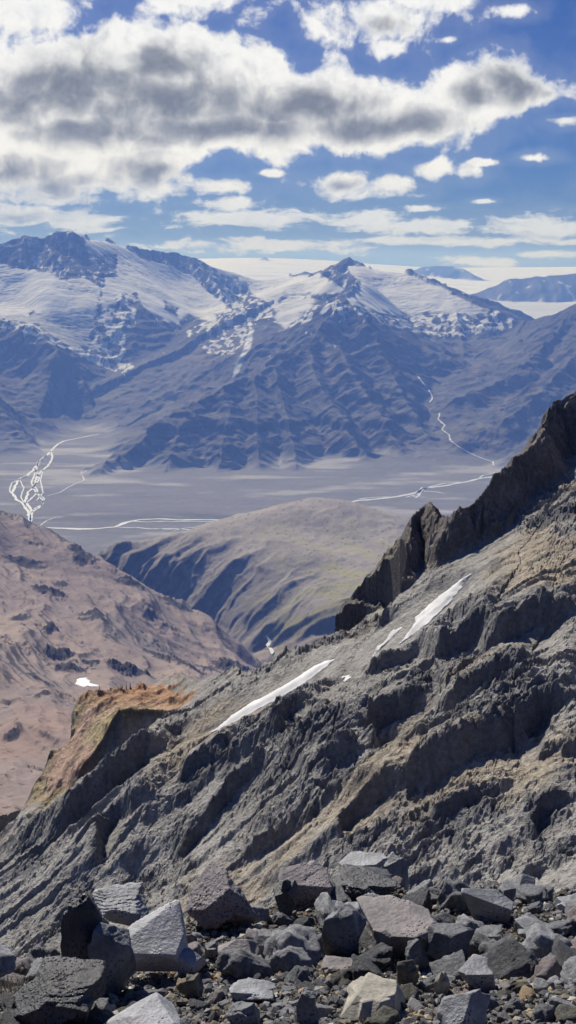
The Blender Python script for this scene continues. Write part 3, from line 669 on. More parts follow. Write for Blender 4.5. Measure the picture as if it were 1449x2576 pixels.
# direction in which the slope falls
FA = np.array([-.987, -.16])
def near_height(x, y, full=False):
    sh = np.shape(x); x = np.ravel(x); y = np.ravel(y)
    z = NEAR(x, y)
    sc = sstep(45, 70, y)
    inn0 = polymask(OPOLY, x, y); no = sstep(0, 9, -inn0); sc = sc * (.15 + .85 * no)
    hid = -4.2 - 1.22 * (y - 7.6)
    fa = x * FA[0] + y * FA[1]; cr = -x * FA[1] + y * FA[0]       # along and across the fall line
    wa = fa + 6 * fbm(x / 30, y / 30, 3, 301); wc = cr + 5 * fbm(x / 34, y / 34, 3, 302)
    # saw-tooth ribs: gentle on the far side, broken on the near side
    def saw(p, q, seed):
        n = pn(p, q, seed) ; ph = p + .9 * n + .35 * pn(p * 2.3, q * 2.1, seed + 1)
        fr = ph - np.floor(ph)
        return np.where(fr < .86, fr / .86, (1 - fr) / .14)
    a1 = saw(wc / 13.0, wa / 55.0, 303) - .5; a2 = saw(wc / 4.6, wa / 22.0, 306) - .5
    big = sstep(-.3, .35, fbm(x / 28, y / 28, 3, 309))
    qz = 1 - .8 * sstep(.0, .3, fbm(wc / 22, wa / 60, 4, 311) + .07)     # smooth scree aprons between the ribs
    z = z + sc * (qz * (1.35 * a1 * (.15 + 1.0 * big) + .75 * a2 * (.25 + .9 * sstep(-.2, .3, fbm(x / 12, y / 12, 3, 310)))))
    scar = np.zeros(x.shape)
    sn_d = np.full(x.shape, -1e9)
    for pg in SNOWP: sn_d = np.maximum(sn_d, polymask(pg, x, y))
    sn_k = sstep(-9, .3, sn_d)
    for k, (h, wf, _) in enumerate(SC_):
        h = h * 1.0; wf = wf * 2.0
        L = SL[k]; R = wf * 3
        m = np.nonzero((x > L[:, 0].min() - R) & (x < L[:, 0].max() + R) & (y > L[:, 1].min() - R) & (y < L[:, 1].max() + R))[0]
        if not len(m): continue
        jx = 1.0 * fbm(x[m] / 8, y[m] / 8, 4, 320 + k) * (h ** .5); jy = 1.0 * fbm(x[m] / 8, y[m] / 8, 4, 350 + k) * (h ** .5)
        d, t, sd, zc, tot = near_line(L, x[m] + jx, y[m] + jy)
        s = np.where(sd < 0, d, -d)     # + = far / uphill side (lines run from right to left)
        e = sstep(-1.0, tot * .15 + 1, t) * sstep(tot + .1, tot * .8, t)
        e = np.where((t <= 0.01) | (t >= tot - .01), e * np.exp(-d / (wf * .25)), e)
        wn = h * .42
        prof = np.where(s > 0, np.exp(-s / wf), sstep(-wn, 0, s))
        notch = 1 + .16 * fbm(t / 4.0, t * 0 + k, 4, 380)
        e = e * (.3 + .7 * no[m]); z[m] += h * prof * e * notch
        # hollow at the foot of the broken face
        z[m] -= .28 * h * np.exp(-((s + wn * 1.6) / (wn * 1.8 + 1)) ** 2) * e
        scar[m] = np.maximum(scar[m], sstep(-wn * 1.3, -wn * .8, s) * sstep(wn * .9, 0, s) * e)
    z = z * (1 - sn_k) + (NEAR(x, y) + 2.0) * sn_k
    # ochre rib: a flat-topped wall of its own, cliffed on the near side
    jx = .9 * fbm(x / 7, y / 7, 4, 390); jy = .9 * fbm(x / 7, y / 7, 4, 391)
    inn = polymask(OPOLY, x + jx * .6, y + jy * .6)
    d, t, sd, zc, tot = near_line(OFAR, x + jx, y + jy)
    s = np.where(polymask(FARP, x + jx, y + jy) > 0, d, -d)     # + = beyond the far edge
    o = np.maximum(-inn, 0)
    dn_, tn_, _, zn_, _ = near_line(ONEAR, x + jx * .6, y + jy * .6); top = np.where((inn < 0) & (s < 0), zn_, OTOP(x, y)); top = np.minimum(top, zn_ + 6)
    ho = top - np.where(s > 0, 1.3, 2.3) * o + 1.3 * (rfbm(x / 7, y / 7, 4, 392) - .4) + .7 * sstep(4.2, .5, np.abs(s + 2)) * sstep(.3, .8, rfbm(x / 6, y / 6, 3, 393)) * sstep(262, 235, y) - .8 * sstep(0, 3, o) * rfbm(t / 3, o / 6, 3, 394)
    och = sstep(-1.2, .0, inn) * (ho > z - .5)
    z = np.where(o < 22, np.where(s > 0, ho, smax(ho, z, .5)), z)
    beyond = (s > 0) & (d < 160)
    z = np.where(beyond, np.minimum(z, zc + .6 - 1.25 * s + 1.0 * fbm(x / 6, y / 6, 4, 395)), z)
    capz = np.where(s > 0, zc + .8 - 1.25 * s, 1e9)
    z = np.where((s < 0) & (d < 6), np.minimum(z, zc + .9 + 1.1 * d), z)
    z = np.where((s > 0) & (d >= 160), np.minimum(z, zc - 190), z)
    z = smax(z, hid, 2.0)
    # crag wall
    jag = 3.2 * fbm(x / 9, y / 9, 4, 400); jg2 = 3.2 * fbm(x / 9, y / 9, 4, 401)
    d, t, sd, zc, tot = near_line(CRAG, x + jag * .8, y + jg2 * .8)
    s = np.where(polymask(CRP, x + jag * .8, y + jg2 * .8) > 0, d, -d)     # + = far side
    fl = rfbm(t / 13.0 + .05 * s, s / 40.0, 4, 402, .5, 2.1, rot=False)
    b1 = cell(t / 5.5 + .5 * pn(t / 6, s / 6, 3), s / 4.2 + .5 * pn(t / 6, s / 6, 4), 21); b2 = cell(t / 2.1 + .3 * pn(t / 2, s / 2, 5), s / 1.7, 22)
    blk = (b1[2] - .5) * 3.0 * sstep(.02, .12, b1[1] - b1[0]) + (b2[2] - .5) * 1.3 * sstep(.02, .15, b2[1] - b2[0])
    nearp = np.abs(np.minimum(s, 0))
    steep = 1.7 * np.minimum(nearp, 7) + .70 * np.maximum(nearp - 7, 0)
    hc = zc - steep + (fl - .42) * 6.5 * sstep(0, 8, nearp) + blk * (.45 + .55 * sstep(0, 3, nearp)) * sstep(30, 14, nearp) + .5 * fbm(t / 1.6, s / 3, 3, 405)
    hc = np.where(s > 0, zc - 1.5 * s + blk * .45, hc)
    cm = sstep(-2.5, 1.5, hc - z) * (d < 75)
    z2 = np.where(d < 90, smax(hc, z, 2.2), z)
    farside = (s > 0)
    z = np.where(farside, hc, z2); z = np.where(x < CRAG[0][0] + 5, np.minimum(z, capz), z)
    e0 = np.hypot(x - CRAG[0][0], y - CRAG[0][1]); z = np.where(e0 < 14, np.minimum(z, CRAG[0][2] + .6 + np.clip(CRAG[0][1] - y, -20, 0) * -0 + .30 * e0), z)
    # everything beyond either crest falls away into the gorge
    z = np.where(y > 215, np.minimum(z, PZ + PA * x + PB * y - .9 * (y - 215)), z)
    # rubble: ledges and knobs at several sizes
    rub = sstep(-.25, .3, fbm(x / 16, y / 22, 4, 410)) 
    wxx = x + .7 * fbm(x / 2, y / 2, 2, 411); wyy = y + .7 * fbm(x / 2, y / 2, 2, 413)
    q1, q2, i1 = cell(wxx / 2.3, wyy / 2.3, 5); q3, q4, i2 = cell(wxx / .85, wyy / .85, 9)
    edge1 = sstep(.0, .10, q2 - q1); edge2 = sstep(.0, .14, q4 - q3)
    r3 = rfbm(x / 3.4, y / 3.4, 4, 412); kn = q1
    rocky = np.clip(sstep(.0, .3, fbm(x / 9, y / 9, 4, 418) + .25 * rub - .12) * (.25 + .75 * qz) + scar * .8, 0, 1)
    a = sc * (1 - .6 * np.clip(och, 0, 1)) * (1 - .5 * cm) * (1 - .9 * sn_k)
    q5, q6, i3 = cell(wxx / .45, wyy / .45, 12)
    z = z + a * (.5 * (r3 - .35) * (.35 + rub) + rocky * (1.15 * (i1 - .45) * edge1 + .5 * (i2 - .4) * edge2) + (.10 + .28 * sstep(-.1, .25, fbm(x / 5, y / 5, 3, 419))) * (1.2 * np.clip(i2 - .55, 0, 1) * edge2 + 1.0 * np.clip(i3 - .5, 0, 1) * sstep(0, .15, q6 - q5)) + .30 * (rfbm(x / 1.1, y / 1.1, 3, 417) - .4) * (.3 + rub))
    z = z + cm * (.8 * (rfbm(x / 5, y / 5, 4, 415) - .4) + .5 * (rfbm(x / 1.6, y / 1.6, 3, 416) - .4)) + sstep(8, 25, y) * .12 * fbm(x / 1.3, y / 1.3, 4, 414)
    rub = np.maximum(rub * .3, rocky)
    r_ = lambda q: q.reshape(sh)
    return tuple(map(r_, (z, och, cm, scar, rub, qz))) if full else r_(z)
near = Land(near_height, -.36, .36, 12.0, 300, 1080, 1250, kz=1.0, klog=.05, full=True)
och, cm, scar, rub, qz = near.extra
X, Y, Z = near.X, near.Y, near.Z
nx, ny, nz = near.normals(); PX, PY = topix(X, Y, Z)
n1 = k3(fbm(X / 14, Y / 14, 5, 420)); n2 = k3(fbm(X / 2.2, Y / 2.2, 4, 421)); n3 = k3(fbm(X / 60, Y / 60, 3, 422))
fa = X * FA[0] + Y * FA[1]; cr = -X * FA[1] + Y * FA[0]
stk = k3(fbm(cr / 4.5, fa / 50, 5, 423))
ash = np.array([.37, .352, .318]); tan = np.array([.43, .36, .26]); black = np.array([.10, .098, .10]); gritc = np.array([.15, .15, .157]); olive = np.array([.30, .265, .19])
col = ash * (1 + .25 * n1 + .25 * n2)
tm = k3(sstep(.02, .38, 1.3 * fbm(X / 22, Y / 22, 4, 424) + .25 * stk[..., 0] + .16 * (1 - qz) + .10 * sstep(110, 90, Y) - .08 * sstep(110, 140, Y))) * .8
col = col * (1 - tm) + (tan * (1 + .2 * n2)) * tm
gm = k3(sstep(.1, .5, rub * .6 + .5 * fbm(X / 7, Y / 7, 4, 425) - .1)) * .75; col = col * (1 - gm) + gritc * (1 + .5 * n2) * gm
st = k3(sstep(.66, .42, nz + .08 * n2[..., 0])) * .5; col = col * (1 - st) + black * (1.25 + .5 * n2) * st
cmk = k3(np.clip(cm, 0, 1)) * .8; crc = np.array([.205, .170, .142]) * (1 + .35 * n1 + .3 * n2); lit = k3(sstep(.0, .4, fbm(X / 10, Y / 10 + Z / 12, 4, 426))) * .5
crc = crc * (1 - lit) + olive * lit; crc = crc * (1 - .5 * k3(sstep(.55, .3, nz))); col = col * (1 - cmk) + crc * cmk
oc = k3(np.clip(och, 0, 1)); orange = np.array([.50, .30, .17]); khaki = np.array([.42, .34, .19]); pk = np.array([.50, .34, .25])
oy = k3(sstep(1745, 1800, PY + 16 * n1[..., 0] - .30 * (PX - 400) * (PX > 400)))
o2 = k3(sstep(-.1, .25, fbm(X / 8, Y / 8, 4, 427)))
occ = (orange * (1 - oy) + (khaki * (1 - o2) + pk * o2) * oy) * (1 + .3 * n2 + .25 * n1)
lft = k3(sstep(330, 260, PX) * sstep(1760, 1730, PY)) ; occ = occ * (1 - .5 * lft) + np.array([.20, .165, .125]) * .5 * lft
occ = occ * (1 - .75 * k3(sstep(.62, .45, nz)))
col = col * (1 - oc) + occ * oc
wht = k3((fbm(X / .35, Y / .35, 2, 428) > .44) * 1.0) * .30; col = col * (1 - wht) + np.array([.32, .31, .30]) * wht
M_near = rock_mat('volcanic_slope', 1.8, .60, 1.0, .9, .55, fine2=7.0, spec=.3)
ids = np.where(cm > .5, 1, np.where(och > .5, 2, 0))
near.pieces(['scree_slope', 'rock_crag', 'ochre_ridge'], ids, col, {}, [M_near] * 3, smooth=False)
print('near built', time.time() - T0)
# ================================================================== rubble ledge at the viewer's feet
EDGE = sorted([(-300,2470),(-100,2450),(0,2445),(100,2430),(200,2400),(300,2385),(430,2330),(560,2320),(640,2310),(700,2275),(780,2240),(850,2225),(960,2225),(1080,2260),(1200,2275),(1330,2262),(1449,2240),(1600,2230),(1800,2220)])
_eu, _ev = uv([e[0] for e in EDGE], [e[1] for e in EDGE]); _eY = 1.57 / (-_ev - .3)
def ledge(x, y, full=False):
    e = np.interp(x / y, _eu, _eY)
    d = y - e - .12 * fbm(x / .6, y / .6, 3, 500)
    z = -1.57 - .3 * y + .05 * fbm(x / .9, y / .9, 4, 501) + .022 * fbm(x / .12, y / .12, 3, 502) - 1.25 * np.maximum(d, 0) ** 1.15 / (1 + .0 * y)
    return (z, d) if full else z
fg = Land(ledge, -1.1, 1.1, 1.2, 15, 700, 420, kz=.6, klog=.3, full=True)
n1 = k3(fbm(fg.X / .4, fg.Y / .4, 5, 510))
M_soil = rock_mat('gritty_soil', 30, .35, 1.0, .95, .02, fine2=120)
M_soil.node_tree.nodes['Principled BSDF'].inputs['Specular IOR Level'].default_value = .2
fg.pieces(['stony_ground'], np.zeros(fg.X.shape, int), np.array([.085, .076, .064]) * (1 + .5 * n1), {}, [M_soil])
def ground_at(px, py):
    u, v = uv(px, py); Yk = min(1.57 / max(-float(v) - .3, .05), float(np.interp(float(u), _eu, _eY)) + .55)
    return float(u) * Yk, Yk, float(ledge(np.array([float(u) * Yk]), np.array([Yk]))[0])

# ---- stone materials
def stone_mat(name, c1, c2, pits=0., rough=.62, blot=None, scale=6., spec=.45, glints=0.):
    m = bpy.data.materials.new(name); m.use_nodes = True; t = NT(m.node_tree); b = m.node_tree.nodes['Principled BSDF']
    g = t.new('ShaderNodeTexCoord').outputs['Object']; r = t.new('ShaderNodeObjectInfo').outputs['Random']
    g = t.vm('ADD', g, t.vm('MULTIPLY', (7., 3., 5.), t.new('ShaderNodeCombineXYZ').outputs[0])) if False else g
    n = t.noise(g, scale, 8, .62); n2 = t.noise(g, scale * 9, 6, .7); n3 = t.noise(g, scale * .45, 3, .5, .6)
    c = t.mix(t.rng(n, .3, .7), c1, c2)
    if blot: c = t.mix(t.m('MULTIPLY', t.rng(n3, .50, .62), .8), c, blot)
    k = t.m('ADD', .50, t.m('MULTIPLY', n2, 1.0)); k = t.m('MULTIPLY', k, t.m('ADD', .82, t.m('MULTIPLY', r, .36)))
    cc = t.new('ShaderNodeCombineXYZ'); [t.l.new(k, cc.inputs[i]) for i in range(3)]
    c = t.vm('MULTIPLY', c, cc.outputs[0]); ro = rough
    h = t.m('ADD', t.m('MULTIPLY', n, .7), t.m('MULTIPLY', n2, .3))
    if pits:
        vo = t.new('ShaderNodeTexVoronoi'); vo.inputs['Scale'].default_value = scale * 11; t.l.new(g, vo.inputs['Vector'])
        area = t.rng(t.noise(g, scale * .8, 3, .5), .62 - pits * .25, .70 - pits * .25)
        pm = t.m('MULTIPLY', t.rng(vo.outputs['Distance'], .40, .15), t.m('MULTIPLY', area, .75))
        c = t.mix(pm, c, C(.018, .018, .020)); ro = t.m('ADD', rough, t.m('MULTIPLY', pm, -(rough - .12)))
        h = t.m('ADD', h, t.m('MULTIPLY', pm, .35))
    t.l.new(c, b.inputs['Base Color']); t.put(b.inputs['Roughness'], ro); b.inputs['Specular IOR Level'].default_value = spec
    bp = t.new('ShaderNodeBump'); bp.inputs['Strength'].default_value = .75; bp.inputs['Distance'].default_value = .03
    t.l.new(h, bp.inputs['Height']); t.l.new(bp.outputs[0], b.inputs['Normal'])
    return m
SM = {'grey': stone_mat('grey_basalt', C(.16, .167, .178), C(.36, .365, .375), .25, .55),
 'pale': stone_mat('pale_grey_basalt', C(.24, .245, .255), C(.42, .42, .43), .12, .5, C(.27, .22, .21)),
 'dark': stone_mat('black_lava', C(.030, .031, .034), C(.085, .086, .09), .8, .5, C(.11, .115, .125)),
 'slate': stone_mat('slate_grey_basalt', C(.075, .08, .088), C(.22, .225, .235), .35, .55),
 'pink': stone_mat('pinkish_lava', C(.17, .155, .155), C(.31, .27, .26), .45, .65, C(.15, .15, .155)),
 'rough': stone_mat('rough_purple_lava', C(.14, .13, .14), C(.32, .28, .28), .7, .7, C(.27, .20, .18)),
 'cream': stone_mat('cream_tuff', C(.25, .235, .195), C(.42, .39, .32), .0, .85, C(.25, .24, .21)),
 'ochre': stone_mat('ochre_stone', C(.30, .215, .12), C(.40, .30, .18), .0, .8),
 'moss': stone_mat('speckled_dark_stone', C(.055, .055, .048), C(.17, .16, .12), .3, .8)}
# ---- stone shapes
def ico(sub):
    bpy_bm = __import__('bmesh').new(); __import__('bmesh').ops.create_icosphere(bpy_bm, subdivisions=sub, radius=1)
    V = np.array([v.co[:] for v in bpy_bm.verts]); Q = np.array([[v.index for v in f.verts] for f in bpy_bm.faces]); bpy_bm.free()
    return V / np.linalg.norm(V, axis=1)[:, None], Q
ICO = {k: ico(k) for k in (1, 2, 4, 5, 6)}
def n3(p, s, o=4, seed=0):
    return fbm(p[:, 0] * s + p[:, 2] * s * .73, p[:, 1] * s - p[:, 2] * s * .61 + seed, o, seed) * .6 + fbm(p[:, 2] * s + 9, (p[:, 0] - p[:, 1]) * s * .7, o, seed + 5) * .6
def stone(sub, seed, planes=(), nrand=11, rough=.05, squar=.0, dmin=.62, lumps=3):
    r = np.random.RandomState(seed); D, Q = ICO[sub]
    base = None
    for L_ in range(lumps if sub > 1 else 1):
        N = []
        for i in range(nrand):
            v = r.randn(3); v /= np.linalg.norm(v); N.append((v[0], v[1], v[2], r.uniform(dmin - .08, .98)))
        for v in ((1, 0, 0), (-1, 0, 0), (0, 1, 0), (0, -1, 0), (0, 0, 1), (0, 0, -1)):
            w_ = np.array(v) + r.randn(3) * .3; w_ /= np.linalg.norm(w_); N.append((*w_, r.uniform(.62, .92) - squar))
        N = np.array(N, float); q = ((D @ N[:, :3].T) / N[:, 3][None]).max(1); rd = 1 / q
        base = rd if base is None else np.maximum(base, rd)
    rad = base
    for p in planes:
        nn = np.array(p[:3], float); nn /= np.linalg.norm(nn); dd = D @ nn
        lim = np.where(dd > .05, p[3] * 1.05 / np.maximum(dd, .05), 9); rad = np.minimum(rad, lim)
    V = D * rad[:, None]
    if sub > 2:
        h = rough * (1.1 * n3(V, 1.7, 3, seed % 50) + .55 * n3(V, 5, 4, seed % 50 + 7))
        # fracture steps
        st = (V @ np.array(r.randn(3) / 1.7)) * 3.2 + n3(V, 1.2, 3, seed % 40 + 3) * 1.5
        h += rough * .5 * (np.floor(st) + sstep(.8, 1., st - np.floor(st)) - st) 
        V = V * (1 + h)[:, None] + D * (rough * .45 * n3(V, 13, 3, seed % 30 + 11))[:, None]
    m = np.abs(V).max(0); V = V / m
    return V, Q
def put(name, V, Q, mat, loc, size, rot, label, cat, group=None, tag=True):
    ca, sa = math.cos(rot), math.sin(rot)
    W = V * np.array(size)[None]; W = np.stack([W[:, 0] * ca - W[:, 1] * sa, W[:, 0] * sa + W[:, 1] * ca, W[:, 2]], 1)
    o = mesh_obj(name, W, Q, mat, smooth=True); o.location = loc
    if tag: o['label'] = label; o['category'] = cat
    if group: o['group'] = group
    return o
HERO = []
def hero(box, kind, label, seed, planes=(), name='boulder', rough=.09, nr=8, rot=0., dk=.85, Y=None, tip=1.0, lumps=None):
    x0, y0, x1, y1 = box; gx, gy, gz = ground_at((x0 + x1) / 2, y1)
    if Y: gy = Y; gx = float(uv((x0 + x1) / 2, y1)[0]) * Y; gz = float(uv((x0 + x1) / 2, y1)[1]) * Y
    w = (x1 - x0) * gy / F * 1.2; vis = (y1 - y0) * gy / F * 1.45
    dep = min(dk * w, 1.25 * vis); h = max((vis - .5 * dep) / .87, .5 * vis)
    V, Q = stone(6 if w > .28 else 5, seed, planes, nr, rough, lumps=lumps or (1 if seed in (14, 15, 18, 32) else 2) if True else (1 if len(planes) > 1 and seed not in (12, 17, 22, 28) else 2))
    cx_, cy_ = gx, gy + dep * .45
    gz = gz + h * .40 * tip
    o = put(name, V, Q, SM[kind], (cx_, cy_, gz), (w / 2, dep / 2, h / 2 * 1.12), rot, label, 'boulder' if name == 'boulder' else 'stone')
    HERO.append((cx_, cy_, max(w, dep) / 2, label)); return o
T = lambda *a: [tuple(p) for p in a]
hero((205,2232,372,2330), 'grey', 'jagged grey boulder with a peaked top behind the flat pale slab', 11, T((.1,-.45,.88,.62),(-.7,-.5,.5,.7)), Y=5.6)
hero((150,2262,268,2490), 'dark', 'tall black boulder with glossy crystals at the left end of the boulder row', 12, T((-.5,-.8,.3,.7),(.3,-.1,.95,.85)), rough=.08)
hero((225,2330,330,2500), 'slate', 'dark wedge of rock in deep shade left of the flat pale slab', 13, T((0,-.9,.4,.6),), rough=.05)
hero((282,2306,472,2478), 'pale', 'largest pale slab with a flat tilted top and a reddish stain', 14, T((.05,-.50,.86,.42),(.0,-.98,-.15,.62),(-.75,-.6,.2,.7)), nr=5, rough=.022)
hero((432,2372,515,2470), 'pale', 'pale grey wedge leaning against the right edge of the largest slab', 15, T((.3,-.5,.8,.5),), rough=.03)
hero((425,2192,635,2352), 'rough', 'knobbly purple-grey boulder second from the left along the ledge edge', 16, T((-.35,-.5,.8,.6),), rough=.11, nr=12)
hero((20,2448,245,2600), 'dark', 'black crystal-studded boulder in the bottom left corner', 17, T((-.75,-.25,.6,.55),(.2,-.5,.8,.7)), rough=.07)
hero((258,2498,482,2620), 'pale', 'broad light grey slab at the bottom edge under the largest slab', 18, T((0,-.35,.93,.6),), rough=.03)
hero((545,2362,642,2448), 'pink', 'pinkish triangular stone with a dark front left of the small square block', 19, T((.1,-.4,.9,.5),(0,-1,-.1,.6)), rough=.035)
hero((640,2338,716,2412), 'slate', 'small square slate-grey block right of the pinkish triangular stone', 20, T((-.2,-.7,.6,.6),(0,0,1,.7)), rough=.03, nr=5)
hero((512,2368,560,2420), 'slate', 'small dark stone beneath the knobbly purple-grey boulder', 21)
hero((695,2182,838,2292), 'rough', 'pale-capped boulder with a shiny pitted front, in the middle of the row', 22, T((.1,-.3,.95,.55),(0,-1,.0,.65)), rough=.07)
hero((690,2228,760,2325), 'dark', 'narrow black boulder under the pale-capped one', 23, rough=.06)
hero((853,2150,972,2205), 'pale', 'wedge-shaped pale boulder crowning the pile, highest of the row', 24, T((-.25,-.3,.93,.5),(0,-1,0,.6)), Y=6.6, rough=.035)
hero((828,2190,995,2282), 'dark', 'black boulder covered in glassy crystals under the crowning wedge', 25, T((0,-.3,.95,.7),(.2,-1,-.2,.65)), rough=.10)
hero((955,2165,1030,2255), 'grey', 'thin bluish-grey slab leaning behind the crystal-covered boulder', 26, T((.5,-.8,.4,.35),), rough=.02, Y=6.9)
hero((815,2285,925,2420), 'slate', 'upright dark block with a pale rim between the row and the gravel', 27, T((0,-1,.05,.6),(0,-.2,1,.8)), rough=.05)
hero((910,2272,1118,2420), 'pink', 'big boulder with a pinkish dome top and a black shaded front', 28, T((-.15,-.28,.95,.62),(-.2,-1,-.25,.60)), rough=.045, nr=8)
hero((1000,2360,1085,2450), 'slate', 'dark blotchy stone in the shade under the big pink-topped boulder', 29, rough=.08)
hero((1075,2318,1195,2432), 'slate', 'blocky dark boulder with a narrow pinkish top right of the big one', 30, T((-.55,-.8,.1,.62),(.6,-.75,.1,.62),(0,0,1,.8)), rough=.035, nr=5)
hero((1085,2255,1185,2330), 'grey', 'light grey slab lying behind the blocky dark boulder', 31, T((-.2,-.5,.85,.4),), Y=6.3, rough=.02)
hero((1172,2228,1335,2340), 'grey', 'long grey slab tilted down to the right with a dark underside', 32, T((.35,-.25,.9,.42),(-.3,-.95,-.2,.5),), rough=.03, nr=6)
hero((1235,2212,1362,2288), 'slate', 'dark boulder with a pointed top just behind the long tilted slab', 33, T((.4,-.9,.2,.5),), Y=6.9, rough=.05)
hero((1395,2258,1520,2305), 'pale', 'flat pale slab at the right edge of the picture', 34, T((0,-.3,.95,.5),), rough=.03)
hero((808,2415,895,2468), 'pink', 'low tan stone with a notched top in the middle of the gravel', 35, T((0,-.3,.95,.6),(0,-1,-.1,.6)), name='stone', rough=.05)
hero((1155,2408,1248,2500), 'grey', 'flat-topped block with a black front below the blocky dark boulder', 36, T((0,-.25,.97,.62),(0,-1,-.1,.66)), rough=.03, nr=5)
hero((1098,2498,1242,2610), 'grey', 'grey boulder with a sloping face cut by the bottom edge right of centre', 37, T((-.5,-.5,.7,.5),(.6,-.7,.4,.6)), rough=.035)
hero((862,2478,1040,2580), 'cream', 'cream-coloured rounded boulder split by a crack in the bottom middle', 38, T((-.1,-.2,.97,.75),), rough=.03, nr=4)
hero((738,2500,802,2590), 'slate', 'upright grey stone at the bottom edge left of the cream boulder', 39, name='stone')
hero((568,2468,692,2530), 'grey', 'wide low grey stone above the bottom edge left of centre', 40, T((0,-.2,.97,.6),), name='stone', rough=.07)
hero((1093,2452,1132,2515), 'cream', 'pale upright splinter standing left of the block with a black front', 41, name='stone', rough=.06)
hero((1292,2388,1325,2425), 'cream', 'small white stone low on the right in the gravel', 42, name='stone', nr=6)
hero((560,2520,650,2590), 'slate', 'rounded bluish stone at the bottom edge beside the light grey slab', 43, name='stone')
hero((1305,2318,1400,2370), 'grey', 'flat grey stone in the gravel right below the long tilted slab', 44, T((0,-.3,.95,.5),), name='stone', rough=.03)
hero((1200,2330,1268,2385), 'slate', 'rounded dark stone under the lower end of the long tilted slab', 45, name='stone')
hero((1000,2430,1060,2500), 'moss', 'brown-black stone in the gravel between the cream boulder and the pale splinter', 46, name='stone')
hero((450,2450,520,2520), 'moss', 'speckled dark stone at the right foot of the largest slab', 47, name='stone')
print('heroes', time.time() - T0)

# ---- countable stones between the boulders
rs = np.random.RandomState(5)
kinds = ['grey', 'slate', 'dark', 'moss', 'pink', 'pale', 'ochre', 'cream', 'rough']; kp = np.array([.22, .24, .12, .15, .07, .07, .05, .03, .05]); kp /= kp.sum()
KW = {'grey': 'grey', 'slate': 'slate-grey', 'dark': 'black', 'moss': 'speckled brown-black', 'pink': 'pinkish', 'pale': 'pale grey', 'ochre': 'ochre', 'cream': 'cream-white', 'rough': 'pitted purple-grey'}
protos = {}
for k in kinds:
    for q in range(3):
        V, Q = stone(4, 700 + len(protos) * 3, nrand=9, rough=.11, dmin=.55)
        protos[(k, q)] = (V, Q)
meshes = {}
placed = []
n = 0; tries = 0
sizes = np.sort(np.concatenate([rs.uniform(.085, .15, 46), rs.uniform(.04, .075, 70), .022 + .022 * rs.rand(150) ** 1.5]))[::-1]
while n < 262 and tries < 9000:
    tries += 1
    u = rs.uniform(-.272, .272); py = 2225 + 372 * rs.rand() ** .85; v = float(uv(724, py)[1]); Yk = 1.57 / (-v - .3); x = u * Yk
    if n < 46 and py > 2470: continue
    if Yk > np.interp(u, _eu, _eY) + .05: continue
    s = sizes[n]
    if any((x - h[0]) ** 2 + (Yk - h[1]) ** 2 < (h[2] * .72 + s * .5) ** 2 for h in HERO): continue
    if any((x - p[0]) ** 2 + (Yk - p[1]) ** 2 < ((s + p[2]) * .62) ** 2 for p in placed): continue
    k = kinds[rs.choice(len(kinds), p=kp)]; q = rs.randint(3); sh = 'flat' if q == 0 else ('chunky' if q == 1 else 'angular')
    if n < 46: k = ['slate', 'grey', 'rough', 'dark', 'slate'][rs.randint(5)]
    key = (k, q)
    if key not in meshes:
        V, Q = protos[key]; V = V * np.array([1, .82, .42 if q == 0 else (.72 if q == 1 else .6)])
        me_o = mesh_obj('stone', V, Q, SM[k]); meshes[key] = me_o.data; bpy.data.objects.remove(me_o)
    near_h = min(HERO, key=lambda h: (x - h[0]) ** 2 + (Yk - h[1]) ** 2)
    dx, dy = x - near_h[0], Yk - near_h[1]
    rel = ('right of' if dx > 0 else 'left of') if abs(dx) > abs(dy) else ('behind' if dy > 0 else 'in front of')
    size = 'fist-sized' if s > .055 else 'small'
    short = near_h[3].split(' with ')[0].split(' under ')[0].split(' in the ')[0].split(' of the ')[0].split(' behind ')[0].split(' left of ')[0].split(' beneath ')[0].split(' between ')[0].split(' at the ')[0].split(' lying ')[0].split(' leaning ')[0].split(' right of ')[0].split(' cut by ')[0].split(' just ')[0].split(' right below ')[0].split(' above ')[0].split(' low on ')[0].split(' covered ')[0].split(' crowning ')[0].split(' second ')[0].split(' split ')[0].split(' standing ')[0]
    lab = f'{size} {sh} {KW[k]} stone {rel} the {short}'
    o = bpy.data.objects.new('stone', meshes[key]); COL.objects.link(o)
    o.scale = (s * rs.uniform(.9, 1.2), s * rs.uniform(.85, 1.1), s * rs.uniform(.9, 1.25)); o.rotation_euler = (rs.uniform(-.5, .5), rs.uniform(-.5, .5), rs.uniform(0, 6.28))
    o.location = (x, Yk, float(ledge(np.array([x]), np.array([Yk]))[0]) + s * .28)
    o['label'] = ' '.join(lab.split()[:16]); o['category'] = 'stone'; o['group'] = 'loose stones scattered on the ledge'
    placed.append((x, Yk, s)); n += 1

